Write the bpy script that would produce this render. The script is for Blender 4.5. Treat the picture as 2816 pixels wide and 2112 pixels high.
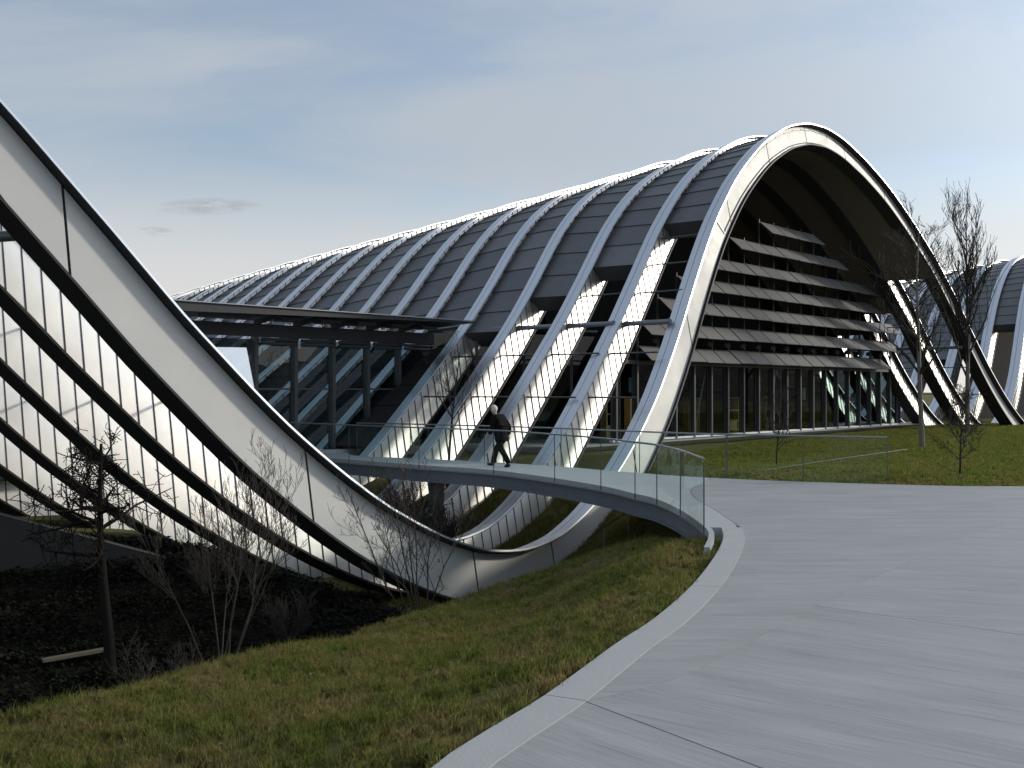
import bpy, math, random
import numpy as np
from mathutils import Vector, Matrix

rnd = random.Random(7)
for o in list(bpy.data.objects):
    bpy.data.objects.remove(o)
SC = bpy.context.scene
COL = SC.collection

# ------------------------------------------------------------------ camera
EYE = 2.1
cam_d = bpy.data.cameras.new('camera')
cam = bpy.data.objects.new('camera', cam_d)
COL.objects.link(cam)
cam.location = (0, 0, EYE)
cam.rotation_euler = (math.radians(90 + 0.34), 0, 0)
cam_d.sensor_width = 36.0
cam_d.lens = 36.0 * 1000 / 1024
cam_d.clip_end = 5000
SC.camera = cam

# ------------------------------------------------------------------ sky, sun
SUN = Vector((.885, .32, .34)).normalized()
SUN_EL = math.asin(SUN.z)
SUN_AZ = math.atan2(SUN.x, SUN.y)
world = bpy.data.worlds.new('World')
SC.world = world
world.use_nodes = True
wn, wl = world.node_tree.nodes, world.node_tree.links
wn.clear()


def N(nodes, typ, **kw):
    n = nodes.new(typ)
    for k, v in kw.items():
        if hasattr(n, k):
            setattr(n, k, v)
    return n


w_out = N(wn, 'ShaderNodeOutputWorld')
w_bg = N(wn, 'ShaderNodeBackground')
w_bg.inputs['Strength'].default_value = 0.14
sky = N(wn, 'ShaderNodeTexSky', sky_type='NISHITA', sun_disc=False)
sky.sun_elevation = SUN_EL
sky.sun_rotation = SUN_AZ
sky.air_density = 1.0
sky.dust_density = 1.0
sky.ozone_density = 1.5
tc = N(wn, 'ShaderNodeTexCoord')
sep = N(wn, 'ShaderNodeSeparateXYZ')
wl.new(tc.outputs['Generated'], sep.inputs[0])


def wmath(op, a, b=None, clamp=False):
    n = wn.new('ShaderNodeMath')
    n.operation = op
    n.use_clamp = clamp
    for i, v in enumerate((a, b)):
        if v is None:
            continue
        if isinstance(v, (int, float)):
            n.inputs[i].default_value = v
        else:
            wl.new(v, n.inputs[i])
    return n.outputs[0]


zz = wmath('MAXIMUM', sep.outputs['Z'], 0.0)
den = wmath('ADD', zz, 0.16)
px = wmath('DIVIDE', sep.outputs['X'], den)
py = wmath('DIVIDE', sep.outputs['Y'], den)
comb = N(wn, 'ShaderNodeCombineXYZ')
wl.new(px, comb.inputs['X'])
wl.new(py, comb.inputs['Y'])


def wnoise(scale, detail, rough, dist, loc, sc=(1, 1, 1)):
    mp = N(wn, 'ShaderNodeMapping')
    mp.inputs['Location'].default_value = loc
    mp.inputs['Scale'].default_value = sc
    wl.new(comb.outputs[0], mp.inputs['Vector'])
    n = N(wn, 'ShaderNodeTexNoise')
    n.inputs['Scale'].default_value = scale
    n.inputs['Detail'].default_value = detail
    n.inputs['Roughness'].default_value = rough
    n.inputs['Distortion'].default_value = dist
    wl.new(mp.outputs[0], n.inputs['Vector'])
    return n.outputs['Fac']


def wramp(src, stops):
    r = N(wn, 'ShaderNodeValToRGB')
    r.color_ramp.interpolation = 'EASE'
    e = r.color_ramp.elements
    e[0].position, e[0].color = stops[0][0], (stops[0][1],) * 3 + (1,)
    e[1].position, e[1].color = stops[-1][0], (stops[-1][1],) * 3 + (1,)
    for p, c in stops[1:-1]:
        q = e.new(p)
        q.color = (c,) * 3 + (1,)
    wl.new(src, r.inputs[0])
    return r.outputs[0]


veil = wramp(wnoise(.95, 6, .55, .7, (1.3, .4, 0), (1, 1.25, 1)), [(.33, .34), (.66, .92)])
wisps = wramp(wnoise(1.5, 7, .6, .8, (4.3, 7.1, 0), (1, 1.3, 1)), [(.50, 0.), (.74, .75)])
horiz = wramp(zz, [(0., .78), (.10, .55), (.30, .0)])
mask = wmath('MAXIMUM', wmath('MAXIMUM', veil, wisps), horiz, True)
# thin cloud in front of the sun scatters forward: brighter towards the sun
vd = N(wn, 'ShaderNodeVectorMath', operation='DOT_PRODUCT')
wl.new(tc.outputs['Generated'], vd.inputs[0])
vd.inputs[1].default_value = SUN
fwd = wmath('POWER', wmath('MAXIMUM', vd.outputs['Value'], 0.), 6.0)
gain = wmath('ADD', 3.6, wmath('MULTIPLY', fwd, 8.2))
ccol = N(wn, 'ShaderNodeVectorMath', operation='SCALE')
ccol.inputs[0].default_value = (.89, .985, 1.10)
wl.new(gain, ccol.inputs['Scale'])
def wmix(f, a, b):
    m_ = N(wn, 'ShaderNodeMix', data_type='RGBA')
    wl.new(f, m_.inputs['Factor'])
    wl.new(a, m_.inputs['A'])
    wl.new(b, m_.inputs['B'])
    return m_.outputs['Result']


def wscale(col, s_):
    q = N(wn, 'ShaderNodeVectorMath', operation='SCALE')
    q.inputs[0].default_value = col
    if isinstance(s_, float):
        q.inputs['Scale'].default_value = s_
    else:
        wl.new(s_, q.inputs['Scale'])
    return q.outputs[0]


res = wmix(mask, sky.outputs[0], ccol.outputs[0])
# warm, pale haze low over the horizon
haze_f = wramp(zz, [(0., .92), (.09, .62), (.24, 0.)])
res = wmix(haze_f, res, wscale((1.05, 1.0, .955), wmath('ADD', 5.2, wmath('MULTIPLY', fwd, 1.5))))
# a few small grey scud clouds
scud_n = wnoise(7.5, 6, .62, .5, (2.2, 3.9, 0), (1, 1.8, 1))


def blob(cx, cy, rx, ry):
    a = wmath('DIVIDE', wmath('SUBTRACT', px, cx), rx)
    b = wmath('DIVIDE', wmath('SUBTRACT', py, cy), ry)
    d2 = wmath('ADD', wmath('MULTIPLY', a, a), wmath('MULTIPLY', b, b))
    return wmath('SUBTRACT', 1., d2, True)


sc_ = wmath('MAXIMUM', blob(-.86, 2.83, .155, .075), blob(-1.08, 3.03, .06, .05))
sc_ = wmath('MULTIPLY', wmath('MULTIPLY', wmath('POWER', sc_, .6), wramp(scud_n, [(.40, 0.), (.60, 1.)])), .85)
res = wmix(sc_, res, wscale((.93, .98, 1.07), 3.0))
wl.new(res, w_bg.inputs['Color'])
wl.new(w_bg.outputs[0], w_out.inputs[0])

sun_d = bpy.data.lights.new('sun', 'SUN')
sun_d.energy = 2.0
sun_d.angle = math.radians(5.0)
sun_d.color = (1.0, .93, .80)
sun = bpy.data.objects.new('sun', sun_d)
COL.objects.link(sun)
sun.rotation_euler = SUN.to_track_quat('Z', 'Y').to_euler()
sun.location = (30, 15, 30)

SC.render.engine = 'CYCLES'
SC.view_settings.view_transform = 'Standard'
SC.view_settings.look = 'None'
SC.view_settings.exposure = 0.12
SC.view_settings.gamma = 1.0
SC.view_settings.use_curve_mapping = False
SC.cycles.max_bounces = 8
SC.cycles.transparent_max_bounces = 24

# ------------------------------------------------------------------ materials
MATS = {}


def material(name, col, rough=.6, metal=0., spec=.5, noise=None, bump=None, col2=None, stretch=(1, 1, 1), rot=0., rvar=0.):
    """principled material; noise=(scale, amount) mixes col2, bump=(scale, strength)"""
    m = bpy.data.materials.new(name)
    m.use_nodes = True
    nt = m.node_tree
    b = nt.nodes['Principled BSDF']
    b.inputs['Base Color'].default_value = (*col, 1)
    b.inputs['Roughness'].default_value = rough
    b.inputs['Metallic'].default_value = metal
    b.inputs['Specular IOR Level'].default_value = spec
    if noise or bump:
        g = N(nt.nodes, 'ShaderNodeNewGeometry')
        mp = N(nt.nodes, 'ShaderNodeMapping')
        mp.inputs['Scale'].default_value = stretch
        mp.inputs['Rotation'].default_value = (0, 0, rot)
        nt.links.new(g.outputs['Position'], mp.inputs['Vector'])
    if noise:
        n = N(nt.nodes, 'ShaderNodeTexNoise')
        n.inputs['Scale'].default_value = noise[0]
        n.inputs['Detail'].default_value = 6
        n.inputs['Roughness'].default_value = .6
        nt.links.new(mp.outputs[0], n.inputs['Vector'])
        r = N(nt.nodes, 'ShaderNodeMapRange')
        r.inputs['From Min'].default_value = .3
        r.inputs['From Max'].default_value = .7
        r.inputs['To Max'].default_value = noise[1]
        nt.links.new(n.outputs['Fac'], r.inputs['Value'])
        mx = N(nt.nodes, 'ShaderNodeMix', data_type='RGBA')
        nt.links.new(r.outputs[0], mx.inputs['Factor'])
        mx.inputs['A'].default_value = (*col, 1)
        mx.inputs['B'].default_value = (*(col2 or tuple(c * .6 for c in col)), 1)
        nt.links.new(mx.outputs['Result'], b.inputs['Base Color'])
        if rvar:
            rr = N(nt.nodes, 'ShaderNodeMapRange')
            rr.inputs['From Min'].default_value = .3
            rr.inputs['From Max'].default_value = .7
            rr.inputs['To Min'].default_value = rough - rvar
            rr.inputs['To Max'].default_value = rough + rvar
            nt.links.new(n.outputs['Fac'], rr.inputs['Value'])
            nt.links.new(rr.outputs[0], b.inputs['Roughness'])
    if bump:
        n2 = N(nt.nodes, 'ShaderNodeTexNoise')
        n2.inputs['Scale'].default_value = bump[0]
        n2.inputs['Detail'].default_value = 4
        nt.links.new(mp.outputs[0], n2.inputs['Vector'])
        bp = N(nt.nodes, 'ShaderNodeBump')
        bp.inputs['Strength'].default_value = bump[1]
        bp.inputs['Distance'].default_value = bump[2] if len(bump) > 2 else .02
        nt.links.new(n2.outputs['Fac'], bp.inputs['Height'])
        nt.links.new(bp.outputs[0], b.inputs['Normal'])
    MATS[name] = m
    return m


def glass(name, tint, gloss=1.0, rough=.0, ior=1.5):
    m = bpy.data.materials.new(name)
    m.use_nodes = True
    nt = m.node_tree
    nt.nodes.clear()
    out = N(nt.nodes, 'ShaderNodeOutputMaterial')
    tr = N(nt.nodes, 'ShaderNodeBsdfTransparent')
    tr.inputs['Color'].default_value = (*tint, 1)
    gl = N(nt.nodes, 'ShaderNodeBsdfGlossy')
    gl.inputs['Roughness'].default_value = rough
    gl.inputs['Color'].default_value = (1, 1, 1, 1)
    g_ = N(nt.nodes, 'ShaderNodeNewGeometry')
    dt = N(nt.nodes, 'ShaderNodeVectorMath', operation='DOT_PRODUCT')
    nt.links.new(g_.outputs['Normal'], dt.inputs[0])
    nt.links.new(g_.outputs['Incoming'], dt.inputs[1])

    def mth(op, a, b=None):
        n = N(nt.nodes, 'ShaderNodeMath', operation=op)
        for i, v in enumerate((a, b)):
            if v is None:
                continue
            if isinstance(v, (int, float)):
                n.inputs[i].default_value = v
            else:
                nt.links.new(v, n.inputs[i])
        return n
    # Schlick's approximation, the same from both sides of the pane
    fr = mth('ADD', .04, mth('MULTIPLY', .96, mth('POWER', mth('SUBTRACT', 1., mth('ABSOLUTE', dt.outputs['Value']).outputs[0]).outputs[0], 5.).outputs[0]).outputs[0])
    mx = N(nt.nodes, 'ShaderNodeMixShader')
    fr = mth('MULTIPLY', fr.outputs[0], gloss)
    nt.links.new(fr.outputs[0], mx.inputs[0])
    nt.links.new(tr.outputs[0], mx.inputs[1])
    nt.links.new(gl.outputs[0], mx.inputs[2])
    nt.links.new(mx.outputs[0], out.inputs[0])
    MATS[name] = m
    return m


material('steel_web', (.90, .88, .845), .46, 1., noise=(1.1, .35), col2=(.85, .84, .81), bump=(1.6, .12, .03), rvar=.06)
material('steel_fascia', (.53, .524, .51), .56, .18, .3, noise=(.8, .4), col2=(.46, .455, .445), bump=(1.2, .06, .03), rvar=.05)
material('steel_flange', (.74, .77, .82), .36, .85, noise=(3., .3), col2=(.66, .69, .74))
material('steel_dark', (.10, .105, .115), .4, .6, noise=(5, .3))
material('flange_dark', (.030, .029, .031), .6, .0, .3, noise=(3, .4))
material('groove', (.03, .03, .032), .8)
material('roof_sheet', (.145, .152, .16), .5, .35, noise=(1.5, .55), col2=(.10, .105, .11), bump=(6, .2, .01), stretch=(1, 1, 3))
material('roof_sheet_pale', (.18, .185, .19), .48, .35, noise=(1.5, .55), col2=(.13, .135, .14), stretch=(1, 1, 3))
material('soffit', (.14, .12, .095), .75, 0, noise=(2, .4), col2=(.11, .095, .075))
material('louvre', (.185, .182, .175), .6, .05, .4, noise=(1.5, .3), col2=(.155, .152, .146))
material('mullion', (.075, .077, .08), .5, .3, noise=(4, .2))
material('canopy_paint', (.045, .047, .05), .55, .1, .4, noise=(3, .4))
material('steel_blue', (.20, .225, .26), .42, .35, noise=(2.5, .35), col2=(.16, .18, .21))
material('rail_steel', (.32, .34, .36), .35, .8)
material('concrete_slab', (.46, .46, .45), .8, noise=(1.2, .4), col2=(.38, .38, .37), bump=(20, .1))
material('concrete_dark', (.13, .13, .125), .85, noise=(1, .5), col2=(.075, .078, .075), bump=(8, .2))
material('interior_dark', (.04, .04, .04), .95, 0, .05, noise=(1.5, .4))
material('interior_floor', (.14, .13, .12), .5)
material('deck', (.40, .42, .43), .75, noise=(2.5, .4), col2=(.34, .36, .37), bump=(40, .1))
material('wood', (.50, .32, .12), .55, noise=(3, .5), col2=(.28, .16, .06), stretch=(1, 1, 6))
material('timber', (.16, .14, .10), .8, noise=(4, .5), col2=(.1, .09, .065))
material('bark', (.042, .036, .031), .9, noise=(12, .6), col2=(.024, .021, .018), bump=(40, .4))
material('bark_shaded', (.018, .016, .014), .95, 0, .1, noise=(12, .6), col2=(.012, .011, .01))  # bark of the tree in the hollow, shade put into its colour
material('bark_pale', (.22, .20, .175), .9, noise=(10, .6), col2=(.13, .12, .105), bump=(40, .4))
material('twig', (.050, .042, .034), .85, noise=(8, .5), col2=(.032, .027, .023))
material('soil_shaded', (.030, .026, .018), .95, 0, .15, noise=(4, .6), col2=(.018, .018, .012), bump=(20, .6, .05))  # floor of the hollow, its shade darkened into the soil colour
material('twig_red', (.085, .05, .036), .85, noise=(8, .5), col2=(.05, .034, .027))
material('red_leaf', (.16, .055, .035), .7, noise=(20, .5))
material('coat', (.007, .007, .008), .9, 0, .15, noise=(25, .4), bump=(30, .3))
material('trousers', (.011, .011, .013), .9, 0, .15, noise=(25, .4))
material('shoe', (.012, .011, .011), .5)
material('skin', (.45, .28, .21), .55)
material('hair_white', (.70, .69, .66), .7, noise=(60, .4), bump=(80, .5))
material('banner_red', (.35, .04, .05), .7)
material('banner_white', (.6, .58, .55), .7)
material('banner_blue', (.08, .2, .3), .7)
material('lamp_white', (.8, .8, .78), .4)
glass('glass_rail', (.95, .98, .972), .32)
glass('glass_dark', (.72, .78, .77), .6)
glass('glass_upper', (.16, .18, .18), .5)
glass('glass_street', (.58, .66, .67), .95)
glass('glass_mirror', (.5, .58, .6), 14.)


def soil_material(name):
    m = bpy.data.materials.new(name)
    m.use_nodes = True
    nt = m.node_tree
    b = nt.nodes['Principled BSDF']
    b.inputs['Roughness'].default_value = .95
    b.inputs['Specular IOR Level'].default_value = .15
    g = N(nt.nodes, 'ShaderNodeNewGeometry')
    cols = []
    for sc, lo, hi in ((.55, .35, .65), (5., .35, .65), (45., .3, .7)):
        n = N(nt.nodes, 'ShaderNodeTexNoise')
        n.inputs['Scale'].default_value = sc
        n.inputs['Detail'].default_value = 6
        nt.links.new(g.outputs['Position'], n.inputs['Vector'])
        r = N(nt.nodes, 'ShaderNodeMapRange')
        r.inputs['From Min'].default_value = lo
        r.inputs['From Max'].default_value = hi
        nt.links.new(n.outputs['Fac'], r.inputs['Value'])
        cols.append((r.outputs[0], n))

    def mix(f, a, b_):
        x = N(nt.nodes, 'ShaderNodeMix', data_type='RGBA')
        nt.links.new(f, x.inputs['Factor'])
        for key, v in (('A', a), ('B', b_)):
            if isinstance(v, tuple):
                x.inputs[key].default_value = (*v, 1)
            else:
                nt.links.new(v, x.inputs[key])
        return x.outputs['Result']
    a = mix(cols[0][0], (.105, .122, .034), (.150, .142, .050))
    c = mix(cols[1][0], a, (.125, .10, .046))
    d = mix(cols[2][0], a, c)
    nt.links.new(d, b.inputs['Base Color'])
    bp = N(nt.nodes, 'ShaderNodeBump')
    bp.inputs['Strength'].default_value = .9
    bp.inputs['Distance'].default_value = .06
    nt.links.new(cols[2][1].outputs['Fac'], bp.inputs['Height'])
    nt.links.new(bp.outputs[0], b.inputs['Normal'])
    MATS[name] = m


soil_material('turf')


def blade_material(name, base, alt, dry):
    m = bpy.data.materials.new(name)
    m.use_nodes = True
    nt = m.node_tree
    nt.nodes.clear()
    out = N(nt.nodes, 'ShaderNodeOutputMaterial')
    oi = N(nt.nodes, 'ShaderNodeObjectInfo')
    g = N(nt.nodes, 'ShaderNodeNewGeometry')
    n = N(nt.nodes, 'ShaderNodeTexNoise')
    n.inputs['Scale'].default_value = 1.1
    n.inputs['Detail'].default_value = 5
    n.inputs['Roughness'].default_value = .65
    nt.links.new(g.outputs['Position'], n.inputs['Vector'])
    r = N(nt.nodes, 'ShaderNodeMapRange')
    r.inputs['From Min'].default_value = .42
    r.inputs['From Max'].default_value = .64
    nt.links.new(n.outputs['Fac'], r.inputs['Value'])
    mx = N(nt.nodes, 'ShaderNodeMix', data_type='RGBA')
    nt.links.new(oi.outputs['Random'], mx.inputs['Factor'])
    mx.inputs['A'].default_value = (*base, 1)
    mx.inputs['B'].default_value = (*alt, 1)
    my = N(nt.nodes, 'ShaderNodeMix', data_type='RGBA')
    ml = N(nt.nodes, 'ShaderNodeMath', operation='MULTIPLY')
    nt.links.new(r.outputs[0], ml.inputs[0])
    ml.inputs[1].default_value = .8
    nt.links.new(ml.outputs[0], my.inputs['Factor'])
    nt.links.new(mx.outputs['Result'], my.inputs['A'])
    my.inputs['B'].default_value = (*dry, 1)
    nf = N(nt.nodes, 'ShaderNodeTexNoise')
    nf.inputs['Scale'].default_value = 26.
    nf.inputs['Detail'].default_value = 3
    nt.links.new(g.outputs['Position'], nf.inputs['Vector'])
    rf = N(nt.nodes, 'ShaderNodeMapRange')
    for k_, v_ in zip(('From Min', 'From Max', 'To Min', 'To Max'), (.32, .68, .42, 1.55)):
        rf.inputs[k_].default_value = v_
    nt.links.new(nf.outputs['Fac'], rf.inputs['Value'])
    sv_ = N(nt.nodes, 'ShaderNodeVectorMath', operation='SCALE')
    nt.links.new(my.outputs['Result'], sv_.inputs[0])
    nt.links.new(rf.outputs[0], sv_.inputs['Scale'])
    df = N(nt.nodes, 'ShaderNodeBsdfDiffuse')
    tl = N(nt.nodes, 'ShaderNodeBsdfTranslucent')
    for x in (df, tl):
        nt.links.new(sv_.outputs[0], x.inputs['Color'])
    ms = N(nt.nodes, 'ShaderNodeMixShader')
    ms.inputs[0].default_value = .5
    nt.links.new(df.outputs[0], ms.inputs[1])
    nt.links.new(tl.outputs[0], ms.inputs[2])
    nt.links.new(ms.outputs[0], out.inputs[0])
    MATS[name] = m


blade_material('blade', (.085, .130, .024), (.225, .230, .066), (.290, .220, .105))
blade_material('blade_lawn', (.10, .165, .022), (.23, .25, .060), (.26, .21, .085))


def paving_material(name, ang):
    m = bpy.data.materials.new(name)
    m.use_nodes = True
    nt = m.node_tree
    b = nt.nodes['Principled BSDF']
    b.inputs['Roughness'].default_value = .62
    g = N(nt.nodes, 'ShaderNodeNewGeometry')

    def nz(scale, stretch, det=5, rough=.6):
        mp = N(nt.nodes, 'ShaderNodeMapping')
        mp.vector_type = 'TEXTURE'
        mp.inputs['Rotation'].default_value = (0, 0, ang)
        mp.inputs['Scale'].default_value = stretch
        nt.links.new(g.outputs['Position'], mp.inputs['Vector'])
        n = N(nt.nodes, 'ShaderNodeTexNoise')
        n.inputs['Scale'].default_value = scale
        n.inputs['Detail'].default_value = det
        n.inputs['Roughness'].default_value = rough
        nt.links.new(mp.outputs[0], n.inputs['Vector'])
        return n.outputs['Fac']

    def rng(x, a, b_, lo, hi):
        r = N(nt.nodes, 'ShaderNodeMapRange')
        for k, v in zip(('From Min', 'From Max', 'To Min', 'To Max'), (a, b_, lo, hi)):
            r.inputs[k].default_value = v
        nt.links.new(x, r.inputs['Value'])
        return r.outputs[0]

    def mul(x, y):
        q = N(nt.nodes, 'ShaderNodeMath', operation='MULTIPLY')
        nt.links.new(x, q.inputs[0])
        nt.links.new(y, q.inputs[1])
        return q.outputs[0]
    f = nz(1.3, (2.6, .35, 1), 5)       # broad trowel bands along the brooming direction
    s = nz(9., (7, .16, 1), 4, .75)      # fine broom marks
    st = nz(2.4, (2.6, .13, 1), 2)      # a few dark scuffs
    bl = nz(1.1, (1.6, .8, 1), 6)        # blotches
    v = mul(mul(rng(f, .3, .7, .87, 1.06), rng(s, .3, .7, .77, 1.10)), mul(rng(bl, .3, .7, .88, 1.07), rng(st, .60, .74, 1., .74)))
    cc = N(nt.nodes, 'ShaderNodeVectorMath', operation='SCALE')
    cc.inputs[0].default_value = (.368, .376, .380)
    nt.links.new(v, cc.inputs['Scale'])
    nt.links.new(cc.outputs[0], b.inputs['Base Color'])
    bp = N(nt.nodes, 'ShaderNodeBump')
    bp.inputs['Strength'].default_value = .35
    bp.inputs['Distance'].default_value = .006
    nt.links.new(s, bp.inputs['Height'])
    nt.links.new(bp.outputs[0], b.inputs['Normal'])
    MATS[name] = m


paving_material('paving_far', math.radians(3))
paving_material('paving_near', math.radians(-46))
paving_material('paving_mid', math.radians(-36))
paving_material('paving_right', math.radians(-14))
material('kerb', (.41, .42, .42), .7, noise=(3, .4), col2=(.34, .35, .355), bump=(40, .15))

# ------------------------------------------------------------------ mesh helpers


def tag(o, label=None, cat=None, group=None, kind=None):
    if label:
        o['label'] = label
    if cat:
        o['category'] = cat
    if group:
        o['group'] = group
    if kind:
        o['kind'] = kind
    return o


def empty(name, loc):
    o = bpy.data.objects.new(name, None)
    o.empty_display_size = .3
    o.location = loc
    COL.objects.link(o)
    return o


class MB:
    def __init__(self):
        self.v, self.f = [], []

    def hexa(self, p):
        """8 corners: 0-3 bottom ring, 4-7 top ring"""
        i = len(self.v)
        self.v += [tuple(q) for q in p]
        for f in ((3, 2, 1, 0), (4, 5, 6, 7), (0, 1, 5, 4), (1, 2, 6, 5), (2, 3, 7, 6), (3, 0, 4, 7)):
            self.f.append(tuple(i + k for k in f))

    def box(self, c, ax, ay, az):
        """centre and three half-axis vectors"""
        c, ax, ay, az = (np.asarray(q, float) for q in (c, ax, ay, az))
        self.hexa([c - ax - ay - az, c + ax - ay - az, c + ax + ay - az, c - ax + ay - az,
                   c - ax - ay + az, c + ax - ay + az, c + ax + ay + az, c - ax + ay + az])

    def aabb(self, x0, x1, y0, y1, z0, z1):
        self.box(((x0 + x1) / 2, (y0 + y1) / 2, (z0 + z1) / 2), ((x1 - x0) / 2, 0, 0), (0, (y1 - y0) / 2, 0), (0, 0, (z1 - z0) / 2))

    def loft(self, rings, close=True, caps=True):
        """rings: (n, m, 3) array of closed section rings"""
        rings = np.asarray(rings, float)
        n, m, _ = rings.shape
        i0 = len(self.v)
        self.v += [tuple(q) for q in rings.reshape(-1, 3)]
        for i in range(n - 1):
            a, b = i0 + i * m, i0 + (i + 1) * m
            for j in range(m if close else m - 1):
                k = (j + 1) % m
                self.f.append((a + j, a + k, b + k, b + j))
        if caps and close:
            self.f.append(tuple(i0 + j for j in reversed(range(m))))
            self.f.append(tuple(i0 + (n - 1) * m + j for j in range(m)))

    def tube(self, pts, rad, n=6, caps=True):
        pts = np.asarray(pts, float)
        if np.isscalar(rad):
            rad = [rad] * len(pts)
        rings = []
        up = np.array([.31, .17, .93])
        for i in range(len(pts)):
            t = pts[min(i + 1, len(pts) - 1)] - pts[max(i - 1, 0)]
            t = t / (np.linalg.norm(t) + 1e-9)
            a = np.cross(t, up)
            if np.linalg.norm(a) < .05:
                a = np.cross(t, (1, 0, 0))
            a /= np.linalg.norm(a)
            b = np.cross(t, a)
            up = np.cross(a, t)
            rings.append([pts[i] + rad[i] * (math.cos(q) * a + math.sin(q) * b) for q in np.arange(n) * 2 * math.pi / n])
        self.loft(rings, True, caps)

    def build(self, name, mat, parent=None, smooth=False, autosmooth=None):
        me = bpy.data.meshes.new(name)
        me.from_pydata(self.v, [], self.f)
        me.materials.append(MATS[mat])
        if smooth:
            me.polygons.foreach_set('use_smooth', [True] * len(me.polygons))
            if autosmooth:
                me.set_sharp_from_angle(angle=math.radians(autosmooth))
        me.update()
        o = bpy.data.objects.new(name, me)
        COL.objects.link(o)
        if parent:
            adopt(o, parent)
        return o


def world_loc(o):
    v = Vector(o.location) if o.matrix_parent_inverse == Matrix.Identity(4) or o.parent is None else Vector((0, 0, 0))
    return v


def adopt(o, parent):
    """parent keeping world-space mesh coordinates; a part's own origin stays at the world origin"""
    o.parent = parent
    root = parent if parent.parent is None else None
    if root is not None:
        o.matrix_parent_inverse = Matrix.Translation(-Vector(parent.location))


def resample(pts, step):
    pts = np.asarray(pts, float)
    seg = np.r_[0, np.cumsum(np.linalg.norm(np.diff(pts, axis=0), axis=1))]
    # Catmull-Rom through the points, then even spacing
    P = np.vstack([2 * pts[0] - pts[1], pts, 2 * pts[-1] - pts[-2]])
    out = []
    for i in range(1, len(P) - 2):
        for q in np.linspace(0, 1, 24, endpoint=False):
            a, b, c_, d_ = P[i - 1], P[i], P[i + 1], P[i + 2]
            out.append(.5 * ((2 * b) + (c_ - a) * q + (2 * a - 5 * b + 4 * c_ - d_) * q * q + (3 * b - a - 3 * c_ + d_) * q ** 3))
    out.append(P[-2])
    out = np.array(out)
    L = np.r_[0, np.cumsum(np.linalg.norm(np.diff(out, axis=0), axis=1))]
    n = max(2, int(round(L[-1] / step)) + 1)
    q = np.linspace(0, L[-1], n)
    return np.stack([np.interp(q, L, out[:, j]) for j in range(out.shape[1])], 1)


def side(pts):
    """left-hand normals of a plan polyline (n,2)"""
    t = np.gradient(pts, axis=0)
    t /= np.linalg.norm(t, axis=1)[:, None]
    return np.stack([-t[:, 1], t[:, 0]], 1)

# ------------------------------------------------------------------ the wave: curves of the steel arches
TH, TL, SP = math.radians(47), .2, 2.1
_c, _s = math.cos(TH), math.sin(TH)
DV = np.array([_c, _s, 0])                      # along the arches
N0 = np.array([_s, -_c, 0])                     # towards the front
MV = np.array([-_s * math.sin(TL), _c * math.sin(TL), math.cos(TL)])   # up, leaning back
NN = N0 * math.cos(TL) + np.array([0, 0, math.sin(TL)])
A0 = np.array([2.4, 27.5, 0.])
GS = np.array([0, .05, .094, .176, .27, .352, .438, .532, .657, .751, .85, .93, 1.])
GG = np.array([0, .009, .032, .102, .215, .345, .495, .65, .815, .905, .967, .993, 1.])


def pchip(x, y):
    h = np.diff(x)
    dl = np.diff(y) / h
    m = np.zeros(len(x))
    for i in range(1, len(x) - 1):
        if dl[i - 1] * dl[i] > 0:
            w1, w2 = 2 * h[i] + h[i - 1], h[i] + 2 * h[i - 1]
            m[i] = (w1 + w2) / (w1 / dl[i - 1] + w2 / dl[i])

    def f(q):
        q = np.asarray(q, float)
        i = np.clip(np.searchsorted(x, q) - 1, 0, len(x) - 2)
        t = (q - x[i]) / h[i]
        return y[i] * (1 + 2 * t) * (1 - t) ** 2 + m[i] * h[i] * t * (1 - t) ** 2 + y[i + 1] * t * t * (3 - 2 * t) + m[i + 1] * h[i] * t * t * (t - 1)
    return f


gfun = pchip(GS, GG)
RES_T = np.arange(-15., 40.5, 1.5)
RES_Z = np.array([-.13, .03, .17, .21, .23, .24, .18, .10, .04, .01, .01, -.02, -.04, -.05, -.11, -.17, -.16, -.11, 0., .05, .07, .06, .05, .07,
                  .17, .33, .38, .33, .25, .09, -.15, -.22, -.01, .12, .19, .21, .2])
RES_T = np.r_[-22, RES_T, 48.]
RES_Z = np.r_[0, RES_Z, 0.]


def knots(k):
    return dict(p1=(-26.6 - .3 * k, 13. - .2 * k), v1=(-3.3 - .58 * k - .06 * max(0, k - 4) - .1 * max(0, k - 6), -1.8),
                p2=(20., 13.95 - .24 * k - .05 * max(0, k - 6)), v2=(40.5 - 1.2 * min(k, 1) - .15 * k, .1 * min(k, 1)),
                p3=(64. + .6 * k, 13.5 - .2 * k))


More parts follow.
